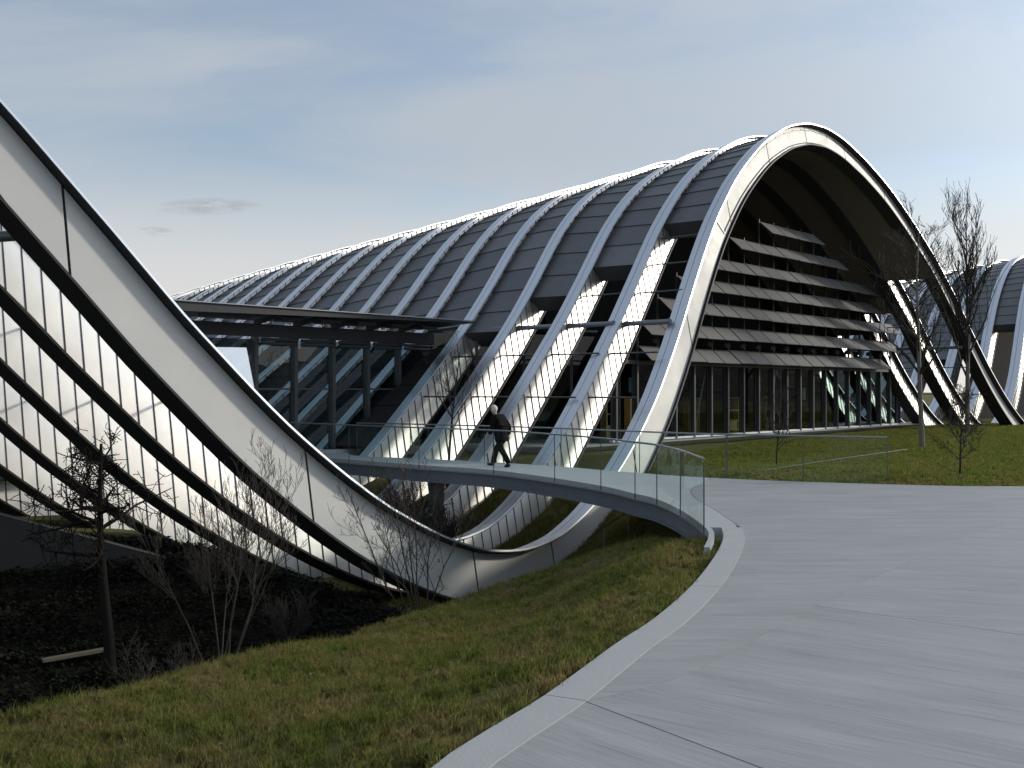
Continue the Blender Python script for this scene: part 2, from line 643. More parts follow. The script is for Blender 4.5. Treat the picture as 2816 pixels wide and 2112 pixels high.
def curve(k, t):
    K = knots(k)
    t = np.asarray(t, float)
    z = np.zeros_like(t)

    def half(v, p, b=0.):
        sg = np.clip((t - v[0]) / (p[0] - v[0]), 0, 1)
        return v[1] + (p[1] - v[1]) * (gfun(sg) + b * np.exp(-((sg - .28) / .14) ** 2) * np.clip(sg * 12, 0, 1))
    p1, v1, p2, v2, p3 = (K[q] for q in ('p1', 'v1', 'p2', 'v2', 'p3'))
    for m_, v in ((t < p1[0], half((2 * p1[0] - v1[0], -1.8), p1)), ((t >= p1[0]) & (t < v1[0]), half(v1, p1)),
                  ((t >= v1[0]) & (t < p2[0]), half(v1, p2, .035 * min(k, 1.4))), ((t >= p2[0]) & (t < v2[0]), half(v2, p2)),
                  ((t >= v2[0]) & (t < p3[0]), half(v2, p3)), (t >= p3[0], half((2 * p3[0] - v2[0], 0.), p3))):
        z = np.where(m_, v, z)
    z = z + .75 * np.exp(-((t - 9.) / 3.6) ** 2) * min(k, 3) / 3.
    sm = 1. if k == 0 else 0.
    r = np.interp(t, RES_T, RES_Z)
    wgt = np.where(t > 24, 1., np.where(t > 18, (t - 18) / 6., sm)) if k else 1.
    return z - r * wgt


def depth(t, k=0):
    return np.interp(t, [24, 30], [0, .22]) * (1. if k else 0.) + np.interp(t, [-15, -8, -4, 0, 3, 8, 20, 30, 38], [1.22, 1.30, 1.33, 1.12, 1.08, 1.02, .88, .80, .95])


def frame(k, t):
    """top curve point and unit normal (pointing out of the arch) in plane coordinates"""
    e = .05
    h = curve(k, t)
    dh = (curve(k, t + e) - curve(k, t - e)) / (2 * e)
    L = np.sqrt(1 + dh * dh)
    return h, -dh / L, 1 / L


def W(k, t, h, w=0.):
    t, h, w = np.broadcast_arrays(np.asarray(t, float), np.asarray(h, float), np.asarray(w, float))
    return A0 - N0 * SP * k + t[..., None] * DV + h[..., None] * MV + w[..., None] * NN


def Wo(k, t, off, w=0.):
    """point at offset `off` below the top curve, measured square to it"""
    h, nt_, nh = frame(k, t)
    return W(k, t - nt_ * off, h - nh * off, w)


def t_at(k, h, lo, hi):
    """t on a monotone limb where the top curve reaches height h"""
    q = np.linspace(lo, hi, 1500)
    z = curve(k, q)
    return float(q[np.argmin(abs(z - h))])


NB = 19                                        # arches, front to back
FW = .62                                       # flange width
WW = -.19                                       # web
WB = -.16                                       # front edge of the bottom flange
STEP = .345                                    # stiffener spacing
building = empty('exhibition_building', tuple(A0 + 20 * DV - N0 * 8))
tag(building, 'wave-shaped museum hall of curved steel arches with grey louvred glass front', 'building')

beams = []
TS = np.arange(-33., 76., STEP)
SEAMS = [-30., -26., -22., -18., -14.01, -9.4, -4.98, -2.16, 2.01, 6.16, 10.18, 14.12, 17.93, 21.66, 25.35, 29.1, 32.9, 36.7, 40.7, 44.7, 48.7, 52.7, 56.7, 60.7, 64.7, 68.7, 72.7]


def strip(mb, k, t, o0, o1, w0, w1):
    """box-section strip along arch k from offset o0 to o1 (below top) and w0 (front) to w1 (back)"""
    r = np.stack([Wo(k, t, o0, w0), Wo(k, t, o0, w1), Wo(k, t, o1, w1), Wo(k, t, o1, w0)], 1)
    mb.loft(r)


for k in range(NB):
    tk = TS if k < 6 else TS[(TS > -26) & (TS < 72)]
    dp = depth(tk, k)
    m = MB()
    # top flange: core plate with two cover strips and a groove between them
    strip(m, k, tk, 0., .045, 0., -FW * .56)
    strip(m, k, tk, 0., .045, -FW * .56 - .022, -FW)
    o = m.build('arch_beam', 'steel_flange', building, True, 40)
    beams.append(o)
    m = MB()
    strip(m, k, tk, .03, .062, -.008, -FW + .008)
    m.build('flange_core', 'flange_dark', o, True, 40)
    m = MB()
    strip(m, k, tk, dp - .05, dp, WB, WB - FW * .95)
    m.build('bottom_flange', 'flange_dark', o, True, 40)
    lit = (k in (1, 2, 3, 4, 5))
    # web
    web = MB()
    if k == 0:
        strip(web, 0, tk, np.full_like(tk, .05), dp - .045, -.29, -.31)
        web.build('web', 'groove', o, True, 40)
        for a, b in zip(SEAMS[:-1], SEAMS[1:]):
            tt = np.linspace(a + .026, b - .026, 14)
            fp = MB()
            hh, _a, nh_ = frame(0, tt)
            up_, dn_ = hh - .075 / nh_, hh - (depth(tt) - .06) / nh_
            fp.loft(np.stack([W(0, tt, up_, -.25), W(0, tt, up_, -.27), W(0, tt, dn_, -.27), W(0, tt, dn_, -.25)], 1))
            fp.build('fascia_panel', 'steel_fascia', o, True, 40)
    else:
        strip(web, k, tk, np.full_like(tk, .05), dp - .045, WW - .012, WW - .03)
        wo = web.build('web', 'steel_web', o, True, 40)
        # single panels and ribs where they can be told apart, the rest joined
        lo, hi = (-16.5, {1: 4.5, 2: -6., 3: -7.5, 4: -8.5, 5: -9.5}[k]) if lit else (0, 0)
        joined = MB()
        hA, ntA, nhA = frame(k, tk)
        for i in range(len(tk) - 1):
            t0, t1 = tk[i], tk[i + 1]
            # stiffener plate standing up the web, along the leaning vertical
            h0, nh0 = float(hA[i]), float(nhA[i])
            d0 = float(depth(t0, k))
            top, bot = h0 - .055 / max(nh0, .3), h0 - (d0 - .05) / max(nh0, .3)
            hw = .010
            p = []
            for hh in (bot, top):
                p += [W(k, t0 - hw, hh, WW - .012), W(k, t0 + hw, hh, WW - .012), W(k, t0 + hw, hh, WW + .010), W(k, t0 - hw, hh, WW + .010)]
            single = lit and lo <= t0 <= hi
            if single:
                s_ = MB()
                s_.hexa(p)
                s_.build('stiffener', 'steel_dark', o)
                q = []
                for w_ in (WW - .010, WW - .004):
                    for (tt, top_) in ((t0 + .012, 0), (t1 - .012, 0), (t1 - .012, 1), (t0 + .012, 1)):
                        hh, a_, b_ = (float(z) for z in frame(k, np.array(tt)))
                        off = .06 if top_ else float(depth(tt)) - .055
                        q.append(W(k, tt, hh - off / max(b_, .3), w_))
                pn = MB()
                pn.hexa(q)
                pn.build('web_panel', 'steel_web', o)
            elif k < 17:
                joined.hexa(p)
        if joined.v:
            tag(joined.build('stiffeners', 'steel_dark', o), kind='stuff')

# ------------------------------------------------------------------ roof between the arches
EDGE = {0: 8.5, 1: 6.85, 2: 5.75, 3: 4.45}
RO = .21                                        # roof skin below the flange top
for b in range(NB - 1):
    e = EDGE.get(b, .4 if b > 3 else 4.4)
    for hill in (1, 2, 3):
        ranges = []
        for k in (b, b + 1):
            K = knots(k)
            pk = K['p%d' % hill][0]
            if hill == 1:
                a_, c_ = t_at(k, e, K['p1'][0] - 8, K['p1'][0]) if False else K['p1'][0] - 6, t_at(k, e, K['p1'][0], K['v1'][0])
            elif hill == 2:
                a_, c_ = t_at(k, e, K['v1'][0], pk), t_at(k, e + .0, pk, K['v2'][0])
            else:
                a_, c_ = t_at(k, max(e, .4), K['v2'][0], pk), pk + 7
            ranges.append((a_, c_))
        (a0, c0), (a1, c1) = ranges
        n = int((c0 - a0) * 1.12) + 2
        sgs = np.linspace(0, 1, n + 1)
        rest, sof, dark = MB(), MB(), MB()

        cache = {}

        def rp(j, off, fr):
            key = (round(off, 4), fr)
            if key not in cache:
                (a_, c_) = ranges[fr]
                cache[key] = Wo(b + fr, a_ + (c_ - a_) * sgs, off, WW + (-.005 if fr else -.035))
            return cache[key][j]
        for j in range(n):
            up = .035 if sgs[j] + sgs[j + 1] < 1 else 0.
            dn = .035 if up == 0. else 0.
            c8 = [rp(j, RO + .03 - up, 0), rp(j + 1, RO + .03 - dn, 0), rp(j + 1, RO + .03 - dn, 1), rp(j, RO + .03 - up, 1),
                  rp(j, RO - up, 0), rp(j + 1, RO - dn, 0), rp(j + 1, RO - dn, 1), rp(j, RO - up, 1)]
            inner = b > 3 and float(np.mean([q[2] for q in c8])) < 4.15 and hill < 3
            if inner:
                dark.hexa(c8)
            elif hill == 2 and b < 9 and sgs[j] < .52:
                pm = MB()
                pm.hexa(c8)
                pm.build('roof_panel', 'roof_sheet' if rnd.random() < .72 else 'roof_sheet_pale', building)
            else:
                rest.hexa(c8)
            s8 = [rp(j, .80, 0), rp(j + 1, .80, 0), rp(j + 1, .80, 1), rp(j, .80, 1), rp(j, .76, 0), rp(j + 1, .76, 0), rp(j + 1, .76, 1), rp(j, .76, 1)]
            if b < 7:
                sof.hexa(s8)
        if rest.v:
            tag(rest.build('roof_panels', 'roof_sheet', building), kind='stuff')
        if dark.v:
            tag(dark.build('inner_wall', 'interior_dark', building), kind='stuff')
        if sof.v:
            sof.build('soffit', 'soffit', building)
        # closing plate / gutter along the free roof edges
        if b < 4:
            for j in ((0, n) if hill == 2 else ((n,) if hill == 1 else (0,))):
                gm = MB()
                p_, q_ = rp(j, RO - .05, 0), rp(j, RO - .05, 1)
                p2_, q2_ = rp(j, .86, 0), rp(j, .86, 1)
                out = DV * (.05 if j else -.05)
                gm.hexa([p2_, q2_, q2_ + out, p2_ + out, p_, q_, q_ + out, p_ + out])
                gm.build('gutter', 'steel_dark', building)

# ------------------------------------------------------------------ struts between the arches


def strut(k, h, side_, r):
    """from arch k (front) to arch k+1 at height h"""
    K = knots(k + 1)
    K0 = knots(k)
    if side_ == 'R':
        t1 = t_at(k + 1, h, K['v1'][0], K['p2'][0])
        t1 += .55 / 1.1
        p1 = W(k + 1, t1, h - .0, WW - .02)
    elif side_ == 'L':
        t1 = t_at(k + 1, h, K['p1'][0], K['v1'][0]) - .45
        p1 = W(k + 1, t1, h, WW - .02)
    else:
        t1 = t_at(k + 1, h, K['p2'][0], K['v2'][0]) - .5
        p1 = W(k + 1, t1, h, WW - .02)
    # horizontal, square to the arches, to the back of the web in front
    L = SP - (.22 if k == 0 else .04)
    p0 = p1 + N0 * (L - .02)
    mb = MB()
    mb.tube([p1, p0], r, 10)
    if r > .06:
        for f in (.03, .95):
            mb.tube([p1 + N0 * L * f, p1 + N0 * (L * f + .05)], r * 1.25, 10)
    mb.build('strut', 'steel_blue' if r > .06 else 'steel_dark', building, True, 40)


for k in range(0, 4):
    strut(k, 4.45, 'R', .085)
    strut(k, 4.45, 'Q', .085)
    if k:
        strut(k, 3.55, 'L', .03)
    for h in (3.4, 1.95, 5.6, 6.7, 7.8):
        if h < EDGE.get(k, 4.4) - .4:
            strut(k, h, 'R', .028)
            strut(k, h, 'Q', .026)
    strut(k, 2.0, 'L', .03)

tb_ = MB()
tb_.tube([W(1, -15.4, 5.0, WW - .02), W(0, -14.1, 5.15, -.43)], .10, 12)
tb_.build('strut', 'steel_blue', building, True, 40)

# ------------------------------------------------------------------ glass front with sun louvres under the middle arch


def V(k, t, z, w=0.):
    """vertical-plane point: k arches back, t along, z up, w towards the front"""
    return A0 - N0 * SP * k + t * DV + N0 * w + np.array([0, 0, z])


ZV = np.array([0, 0, 1.])
KF = 2.5
# floor slab with pale edge
m = MB()
m.hexa([V(KF, 5.0, -.12, .30), V(KF, 36.5, -.02, .30), V(KF + 3.5, 36.5, -.02), V(KF + 3.5, 2., -.12),
        V(KF, 5.0, .13, .75), V(KF, 36.5, .20, .75), V(KF + 3.5, 36.5, .20), V(KF + 3.5, 2., .13)])
m.build('floor_slab', 'concrete_slab', building)


def t_lim(z, left, k=KF, pad=.0):
    """inner face of the arch vault at height z in the facade plane"""
    K = knots(k)
    if left:
        return t_at(k, z / .98, K['v1'][0], K['p2'][0]) + pad
    return t_at(k, z / .98, K['p2'][0], K['v2'][0]) - pad


MUL = 1.3
posts = [20.59 + MUL * i for i in range(-10, 11)]
# glazing: lower storey
for i in range(len(posts) - 1):
    t0, t1 = posts[i], posts[i + 1]
    if t0 < 7.6:
        continue
    g = MB()
    g.box(V(KF, (t0 + t1) / 2, 1.66), DV * (t1 - t0 - .12) / 2, N0 * .012, ZV * 1.42)
    g.build('window_pane', 'glass_dark', building)
for i, t in enumerate(posts):
    if t < 7.4:
        continue
    mu = MB()
    mu.box(V(KF, t, 1.66, .03), DV * .045, N0 * .11, ZV * 1.46)
    mu.box(V(KF, t - .16, 1.66, .0), DV * .012, N0 * .03, ZV * 1.46)
    mu.build('mullion', 'mullion', building)
m = MB()
m.box(V(KF, 20.6, .22, .02), DV * 13.2, N0 * .09, ZV * .035)
m.build('sill', 'lamp_white', building)
m = MB()
m.box(V(KF, 20.6, 3.14, .05), DV * 13., N0 * .10, ZV * .07)
m.build('transom', 'mullion', building)
# upper storey: dark glazing set back under the vault, following its curve
def vault_wall(name, k, ta, tb, zb, mat, parent, n=40):
    tt = np.linspace(ta, tb, n)
    top = curve(k, tt) * math.cos(TL) - 1.0
    m_ = MB()
    lean = math.sin(TL)
    rings = []
    for t_, z_ in zip(tt, top):
        z_ = max(z_, zb + .05)
        w_ = -lean * z_ / math.cos(TL) * .98
        rings.append([V(k, t_, zb, w_ * 0), V(k, t_, zb, -.03), V(k, t_, z_, w_ - .03), V(k, t_, z_, w_)])
    m_.loft(rings)
    return m_.build(name, mat, parent)


vault_wall('upper_glazing', 4.6, 9.5, 32.5, 3.2, 'interior_dark', building)
vault_wall('end_wall', 2.6, 45.0, 76., -.1, 'interior_dark', building)
# louvre rows: bottom edge height, first and last post index span
ROWS = [(3.2, 8.9, 30.3), (4.15, 8.6, 32.4), (5.1, 9.6, 31.4), (6.05, 10.9, 30.2), (7.0, 12.2, 28.8), (8.0, 15.2, 26.0), (8.98, 17.9, 23.2)]
OUT, DROP = .62, .56
for z, ta, tb in ROWS:
    first = True
    for i in range(-12, 13):
        t0, t1 = 20.59 + MUL * i - 1.3, 20.59 + MUL * i
        if t0 < ta - .35 or t1 > tb + 1.0:
            continue
        j = rnd.uniform(-.012, .012)
        p = [V(KF, t0 + .045, z + DROP + j, .12), V(KF, t1 - .045, z + DROP + j, .12), V(KF, t1 - .045, z + j, .12 + OUT), V(KF, t0 + .045, z + j, .12 + OUT)]
        up_ = (N0 * DROP + ZV * OUT) / math.hypot(DROP, OUT) * .03
        lp = MB()
        lp.hexa([q - up_ * .5 for q in p] + [q + up_ * .5 for q in p])
        lp.build('louvre_panel', 'louvre', building)
        # arm carrying the panel
        ar = MB()
        a, c = V(KF, t1, z + DROP + .05, .05), V(KF, t1, z + .0, .12 + OUT)
        ar.tube([a, c], .018, 5)
        ar.build('louvre_arm', 'mullion', building)
for t in posts:
    zz_ = [z for z, ta, tb in ROWS if ta - .4 <= t <= tb + .9]
    if not zz_:
        continue
    pm = MB()
    zt = max(zz_) + DROP + .12
    pm.box(V(KF, t, (3.1 + zt) / 2, .1), DV * .022, N0 * .045, ZV * (zt - 3.1) / 2)
    pm.build('louvre_post', 'mullion', building)
# small boxes of the blind drive under the second row
for t in posts[1:-1]:
    if 9 < t < 31:
        bm_ = MB()
        bm_.box(V(KF, t - .25, 3.98, .16), DV * .20, N0 * .08, ZV * .09)
        bm_.build('blind_box', 'groove', building)

# side walls, back wall and floor of the hall (dark inside)
TLW = 7.9
for (ka, ta, kb, tb, zt) in ((KF, TLW, 5.0, 3.25, 4.2), (KF, 33.4, 5.0, 35.2, 4.2)):
    a, b = V(ka, ta, 0), V(kb, tb, 0)
    nseg = 4
    for i in range(nseg):
        p, q = a + (b - a) * i / nseg, a + (b - a) * (i + 1) / nseg
        e_ = (q - p) / 2
        nrm = np.cross(e_ / np.linalg.norm(e_), ZV)
        g = MB()
        g.box((p + q) / 2 + ZV * (zt / 2 + .1), e_ * .94, nrm * .012, ZV * (zt / 2))
        g.build('window_pane', 'glass_dark', building)
        mu = MB()
        mu.box(p + ZV * (zt / 2 + .1), e_ / np.linalg.norm(e_) * .05, nrm * .08, ZV * (zt / 2))
        mu.build('mullion', 'mullion', building)
m = MB()
m.hexa([V(6.3, 4.5, .1), V(6.3, 35.5, .1), V(6.4, 35.5, .1), V(6.4, 4.5, .1), V(6.3, 12.5, 9.2), V(6.3, 27.5, 9.2), V(6.4, 27.5, 9.2), V(6.4, 12.5, 9.2)])
m.build('back_wall', 'interior_dark', building)
m = MB()
m.box(V(4.4, 20.5, .215), DV * 13, N0 * 3.6, ZV * .012)
m.build('interior_floor', 'interior_floor', building)
m = MB()
m.box(V(3.6, 20.5, 3.30), DV * 12.2, N0 * 2.25, ZV * .05)
m.build('mezzanine', 'interior_dark', building)

# book shelves and hanging banners behind the glass


def shelf(t, k, wdt, label):
    root = empty('bookshelf', tuple(V(k, t, .23)))
    tag(root, label, 'shelf')
    h = 1.55
    for s_ in (-1, 1):
        q = MB()
        q.box(V(k, t + s_ * wdt / 2, .23 + h / 2), DV * .025, N0 * .15, ZV * h / 2)
        q.build('side_panel', 'wood', root)
    for zz_ in (.05, .5, .95, 1.5):
        q = MB()
        q.box(V(k, t, .23 + zz_), DV * (wdt / 2 - .03), N0 * .148, ZV * .022)
        q.build('shelf_board', 'wood', root)
    q = MB()
    q.box(V(k, t, .23 + .27, .1), DV * (wdt / 2 - .03), N0 * .015, ZV * .2)
    q.build('kick_panel', 'wood', root)


for (t, k, wd, lab) in ((8.6, 2.95, .8, 'yellow wooden bookshelf inside the glass front, half hidden by the front steel arch'),
                        (10.0, 2.9, .85, 'yellow wooden bookshelf inside the glass front, first beside the steel arch'),
                        (11.6, 2.9, .9, 'yellow wooden bookshelf inside the glass front, second from the steel arch'),
                        (15.0, 3.2, .8, 'yellow wooden bookshelf behind the glass, between two diagonal braces'),
                        (18.3, 3.2, .8, 'yellow wooden bookshelf behind the sapling in front of the glass'),
                        (22.0, 3.3, .8, 'yellow wooden bookshelf in the middle of the long glass front')):
    shelf(t, k, wd, lab)
for (t, z, k, hw, hh, mt, lab) in ((12.1, 2.45, 3.0, .24, .42, 'banner_red', 'red poster hanging behind the shop glass'),
                                   (12.1, 1.85, 3.02, .2, .12, 'banner_white', 'white card hanging under the red poster'),
                                   (24.5, 2.8, 3.3, .12, .25, 'banner_red', 'narrow red pennant hanging behind the glass front'),
                                   (26.2, 1.9, 3.4, .18, .3, 'banner_white', 'white sheet hanging behind the far end of the glass front'),
                                   (10.5, 2.3, 3.1, .3, .3, 'banner_blue', 'dim blue poster hanging above the wooden bookshelf')):
    q = MB()
    q.box(V(k, t, z), DV * hw, N0 * .006, ZV * hh)
    q.tube([V(k, t, z + hh), V(k, t, z + hh + .35)], .006, 4)
    tag(q.build('hanging_banner', mt), lab, 'banner')
for t in (13.6, 19.6):
    q = MB()
    q.tube([V(KF, t - .35, .3, -.2), V(KF, t + .55, 3.0, -.2)], .025, 6)
    q.build('diagonal_brace', 'rail_steel', building)

# ------------------------------------------------------------------ glazed street between the hills, with its canopy
KS = 5.0
cols_t = [-13.2, -10.2, -7.2, -4.21, -2.73, -1.21, .27, 1.69, 3.05]
for i in range(len(cols_t) - 1):
    t0, t1 = cols_t[i], cols_t[i + 1]
    for z0, z1 in ((.12, 2.1), (2.16, 3.72)):
        g = MB()
        tilt = i <= 2 and z0 > 1  # upper left panes tilted and mirror-like, shaped to throw back bright sky
        up_ = ZV if not tilt else (ZV * math.cos(.17) - N0 * math.sin(.17))
        g.box(V(KS, (t0 + t1) / 2, (z0 + z1) / 2), DV * (t1 - t0 - (.12 if not tilt else -.1)) / 2, N0 * .01, up_ * (z1 - z0) / 2)
        g.build('window_pane', 'glass_mirror' if tilt else 'glass_street', building)
    tr = MB()
    tr.box(V(KS, (t0 + t1) / 2, 2.13), DV * (t1 - t0 - .12) / 2, N0 * .03, ZV * .03)
    tr.build('transom', 'mullion', building)
for t in cols_t:
    mu = MB()
    mu.box(V(KS, t, 2.0, .04), DV * .06, N0 * .13, ZV * 1.9)
    mu.build('mullion', 'mullion', building)
# floor of the street
m = MB()
m.hexa([V(KS, -14, -.2, .4), V(KS, 3.4, -.2, .4), V(KS + 4, 1.0, -.2), V(KS + 4, -16, -.2), V(KS, -14, .1, .4), V(KS, 3.4, .1, .4), V(KS + 4, 1.0, .1), V(KS + 4, -16, .1)])
m.build('floor_slab', 'concrete_slab', building)
# canopy: wedge that thins to its front edge, beam and blind tubes beneath
m = MB()
m.hexa([V(3.95, -15.5, 4.12), V(3.95, 3.4, 4.49), V(5.35, 3.4, 4.35), V(5.35, -15.5, 4.35), V(3.95, -15.5, 4.56), V(3.95, 3.4, 4.53), V(5.35, 3.4, 4.60), V(5.35, -15.5, 4.60)])
m.build('canopy', 'canopy_paint', building)
m = MB()
m.box(V(3.94, -6.1, 4.55, .02), DV * 9.45, N0 * .03, ZV * .014)
m.build('canopy_edge', 'rail_steel', building)
m = MB()
m.box(V(4.93, -5.1, 3.98), DV * 8.3, N0 * .10, ZV * .20)
m.build('canopy_beam', 'canopy_paint', building)
for i in range(len(cols_t) - 1):
    t0, t1 = cols_t[i], cols_t[i + 1]
    if i >= 3:
        tb = MB()
        for zz_ in (3.70, 3.58):
            tb.tube([V(4.86, t0 + .1, zz_), V(4.86, t1 - .05, zz_)], .055, 8)
        tb.build('blind_roller', 'steel_dark', building, True, 40)
    for f in (.2, .62):
        lm = MB()
        c0 = V(4.72, t0 + (t1 - t0) * f, 4.22)
        lm.box(c0, DV * .05, N0 * .05, ZV * .035)
        lm.build('canopy_lamp', 'lamp_white', building)
    br = MB()
    br.hexa([V(4.1, t0 - .02, 4.44), V(4.1, t0 + .02, 4.44), V(5.0, t0 + .02, 4.1), V(5.0, t0 - .02, 4.1), V(4.1, t0 - .02, 4.5), V(4.1, t0 + .02, 4.5), V(5.0, t0 + .02, 4.3), V(5.0, t0 - .02, 4.3)])
    br.build('bracket', 'canopy_paint', building)
    vf = MB()
    c0 = V(4.62, (t0 + t1) / 2, 4.33)
    vf.box(c0, DV * (t1 - t0) * .26, N0 * .22, ZV * .05)
    vf.build('canopy_vent', 'mullion', building)
# pale light strip inside the street
m = MB()
m.box(V(6.2, -4.0, 2.45), DV * 1.0, N0 * .05, ZV * .06)
m.build('light_strip', 'lamp_white', building)

# ------------------------------------------------------------------ plaza
EDGE_L = resample([(-2.2, -8), (-1.7, -3), (-1.35, 0.), (-1.05, 2.6), (-.78, 4.4), (-.45, 5.55), (-.16, 6.16), (.235, 6.9), (.86, 8.28), (1.35, 9.29), (1.98, 10.88), (2.58, 12.7), (3.0, 14.2), (3.2, 15.3)], .25)
NEAR = np.array([(2.97, 15.3), (2.96, 17.5), (2.78, 19.3), (2.46, 20.3), (2.02, 21.7), (1.04, 23.7), (-.48, 26.1), (-2.44, 27.8), (-4.8, 30.0), (-7.1, 32.3)])
FAR = np.array([(5.1, 23.7), (4.2, 24.3), (2.94, 25.6), (1.05, 27.7), (-.9, 29.3), (-3.0, 30.75), (-4.95, 31.9), (-5.6, 33.9)])
EDGE_F = resample([(4.75, 23.95), (5.1, 23.72), (6.5, 22.95), (9.36, 21.97), (11.1, 21.8), (16, 21.6), (25, 22.2), (45, 25.)], .4)
kw = .30
kin = EDGE_L + -side(EDGE_L) * kw              # inner kerb line (towards the paving)
_i = int(np.argmin(np.linalg.norm(kin - (.5, 6.8), axis=1)))
ARC = resample([tuple(kin[_i]), (1.28, 7.39), (2.64, 9.29), (3.98, 11.1), (5.8, 13.46), (8.3, 16.3), (14., 22.)], .3)


def slab(name, poly, mat, z0=-.16, z1=0., parent=None):
    poly = np.asarray(poly)
    n = len(poly)
    me = bpy.data.meshes.new(name)
    v = [(x, y, z0) for x, y in poly] + [(x, y, z1) for x, y in poly]
    f = [tuple(reversed(range(n))), tuple(range(n, 2 * n))] + [(i, (i + 1) % n, n + (i + 1) % n, n + i) for i in range(n)]
    me.from_pydata(v, [], f)
    me.materials.append(MATS[mat])
    me.update()
    o = bpy.data.objects.new(name, me)
    COL.objects.link(o)
    if parent:
        adopt(o, parent)
    return o


plaza = empty('plaza', (6, 10, 0))
plaza['kind'] = 'structure'
# bed under the joints
bed = np.vstack([kin + side(EDGE_L) * .02, [(3.6, 16.5), (3.65, 18.), (5.2, 23.3)], EDGE_F[1:] - [(0, .1)] * (len(EDGE_F) - 1), [(60, 25), (60, -18), (-2, -18)]])
slab('paving_bed', bed, 'kerb', -.25, -.006, plaza)
gap = .0025
i_split = int(np.argmin(np.linalg.norm(kin - ARC[0], axis=1)))
an = side(ARC)
# far sector: beyond the arc where the brooming changes direction
deck_line = resample([tuple(kin[-1]), (3.56, 17.5), (3.55, 19.3), (3.8, 21.2), (4.35, 22.8), (4.75, 23.95)], .4)
far_poly = np.vstack([ARC[:1] + an[:1] * gap, ARC[1:-1] + an[1:-1] * gap, [(14.2, 21.5)], EDGE_F[(EDGE_F[:, 0] < 14)][::-1], deck_line[::-1][1:], kin[i_split + 1:-1][::-1]])
slab('paving_slab', far_poly, 'paving_far', parent=plaza)
# near sectors: right of the arc, parted by two straight joints
ia, ib = 0, int(np.argmin(np.linalg.norm(ARC - (2.92, 9.63), axis=1)))
jd0, jd1 = np.array([.60, -.80]), np.array([.775, -.632])
E0, E1 = ARC[ia] + jd0 * 24, ARC[ib] + jd1 * 34
g0, g1 = np.array([jd0[1], -jd0[0]]) * .006, np.array([jd1[1], -jd1[0]]) * .006
sl_a = np.vstack([kin[:i_split], ARC[:1] + g0, [E0 + g0, (-1.9, E0[1])]])
slab('paving_slab', sl_a, 'paving_near', parent=plaza)
sl_b = np.vstack([ARC[:1] - g0, ARC[1:ib] - an[1:ib] * gap, ARC[ib:ib + 1] + g1, [E1 + g1, E0 - g0]])
slab('paving_slab', sl_b, 'paving_mid', parent=plaza)
sl_c = np.vstack([ARC[ib:ib + 1] - g1, ARC[ib + 1:-1] - an[ib + 1:-1] * gap, [(14.6, 21.45)], EDGE_F[EDGE_F[:, 0] > 15], [(60, 25), (60, E1[1])], [E1 - g1]])
slab('paving_slab', sl_c, 'paving_right', parent=plaza)
for s0, e0, gg in ((ARC[ia], E0, g0), (ARC[ib], E1, g1)):
    jf = MB()
    q = [s0 + gg, e0 + gg, e0 - gg, s0 - gg]
    jf.hexa([(x, y, -.02) for x, y in q] + [(x, y, -.0035) for x, y in q])
    jf.build('joint_filler', 'groove', plaza)
# kerb stones
cuts = [0] + [int(q) for q in np.linspace(0, len(EDGE_L) - 1, 9)[1:]]
cuts[-1] = len(EDGE_L) - 1
j69 = int(np.argmin(np.linalg.norm(EDGE_L - (.235, 6.9), axis=1)))
cuts = sorted(set([0, 12, 24, 34, 44, j69, len(EDGE_L) - 20, len(EDGE_L) - 1]))
for a, b in zip(cuts[:-1], cuts[1:]):
    o_ = EDGE_L[a:b + 1].copy()
    i_ = kin[a:b + 1].copy()
    for q in (o_, i_):
        d_ = (q[-1] - q[0]) / np.linalg.norm(q[-1] - q[0])
        q[0] += d_ * .006
        q[-1] -= d_ * .006
    slab('kerb_stone', np.vstack([o_, i_[::-1]])[::-1], 'kerb', -.22, .006, plaza)

# ------------------------------------------------------------------ footbridge
bridge = empty('footbridge', (0., 27., -.5))
tag(bridge, 'curved grey footbridge with glass balustrades leading from the plaza into the building', 'bridge')
nr = resample(NEAR, .35)
nx_ = resample(np.vstack([[(2.58, 13.3), (2.84, 14.3)], NEAR]), .35)
fr_ = resample(np.vstack([FAR[0], FAR[1:]]), .35)
# deck: cross strips between the near edge and the plaza joint / far edge
right_line = np.vstack([[tuple(kin[-1] - (.06, -.02))], deck_line[1:] - (.012, 0), FAR[1:]])
nd = 70
ln_ = resample(NEAR, .1)
rn_ = resample(right_line, .1)
ln_ = ln_[np.linspace(0, len(ln_) - 1, nd).astype(int)]
rn_ = rn_[np.linspace(0, len(rn_) - 1, nd).astype(int)]
m = MB()
m.loft([[(a[0], a[1], -.13), (b[0], b[1], -.13), (b[0], b[1], 0.), (a[0], a[1], 0.)] for a, b in zip(ln_, rn_)])
m.build('deck', 'deck', bridge)
# deck edge strip and the steel girder just inside the near edge
ns = side(nx_)
for name, mat, w0, w1, z0, z1 in (('deck_edge', 'deck', -.03, .05, -.10, .012), ('girder', 'steel_blue', .10, .22, -.43, -.13), ('girder_flange', 'steel_blue', .04, .30, -.46, -.43)):
    m = MB()
    L_ = -ns
    rings = []
    for i in range(len(nx_)):
        a, b = nx_[i] + L_[i] * w0, nx_[i] + L_[i] * w1
        rings.append([(a[0], a[1], z0), (b[0], b[1], z0), (b[0], b[1], z1), (a[0], a[1], z1)])
    m.loft(rings)
    m.build(name, mat, bridge, True, 35)
fs = side(fr_)
m = MB()
rings = []
for i in range(len(fr_)):
    a, b = fr_[i] + fs[i] * .1, fr_[i] + fs[i] * .22
    rings.append([(a[0], a[1], -.43), (b[0], b[1], -.43), (b[0], b[1], -.13), (a[0], a[1], -.13)])
m.loft(rings)
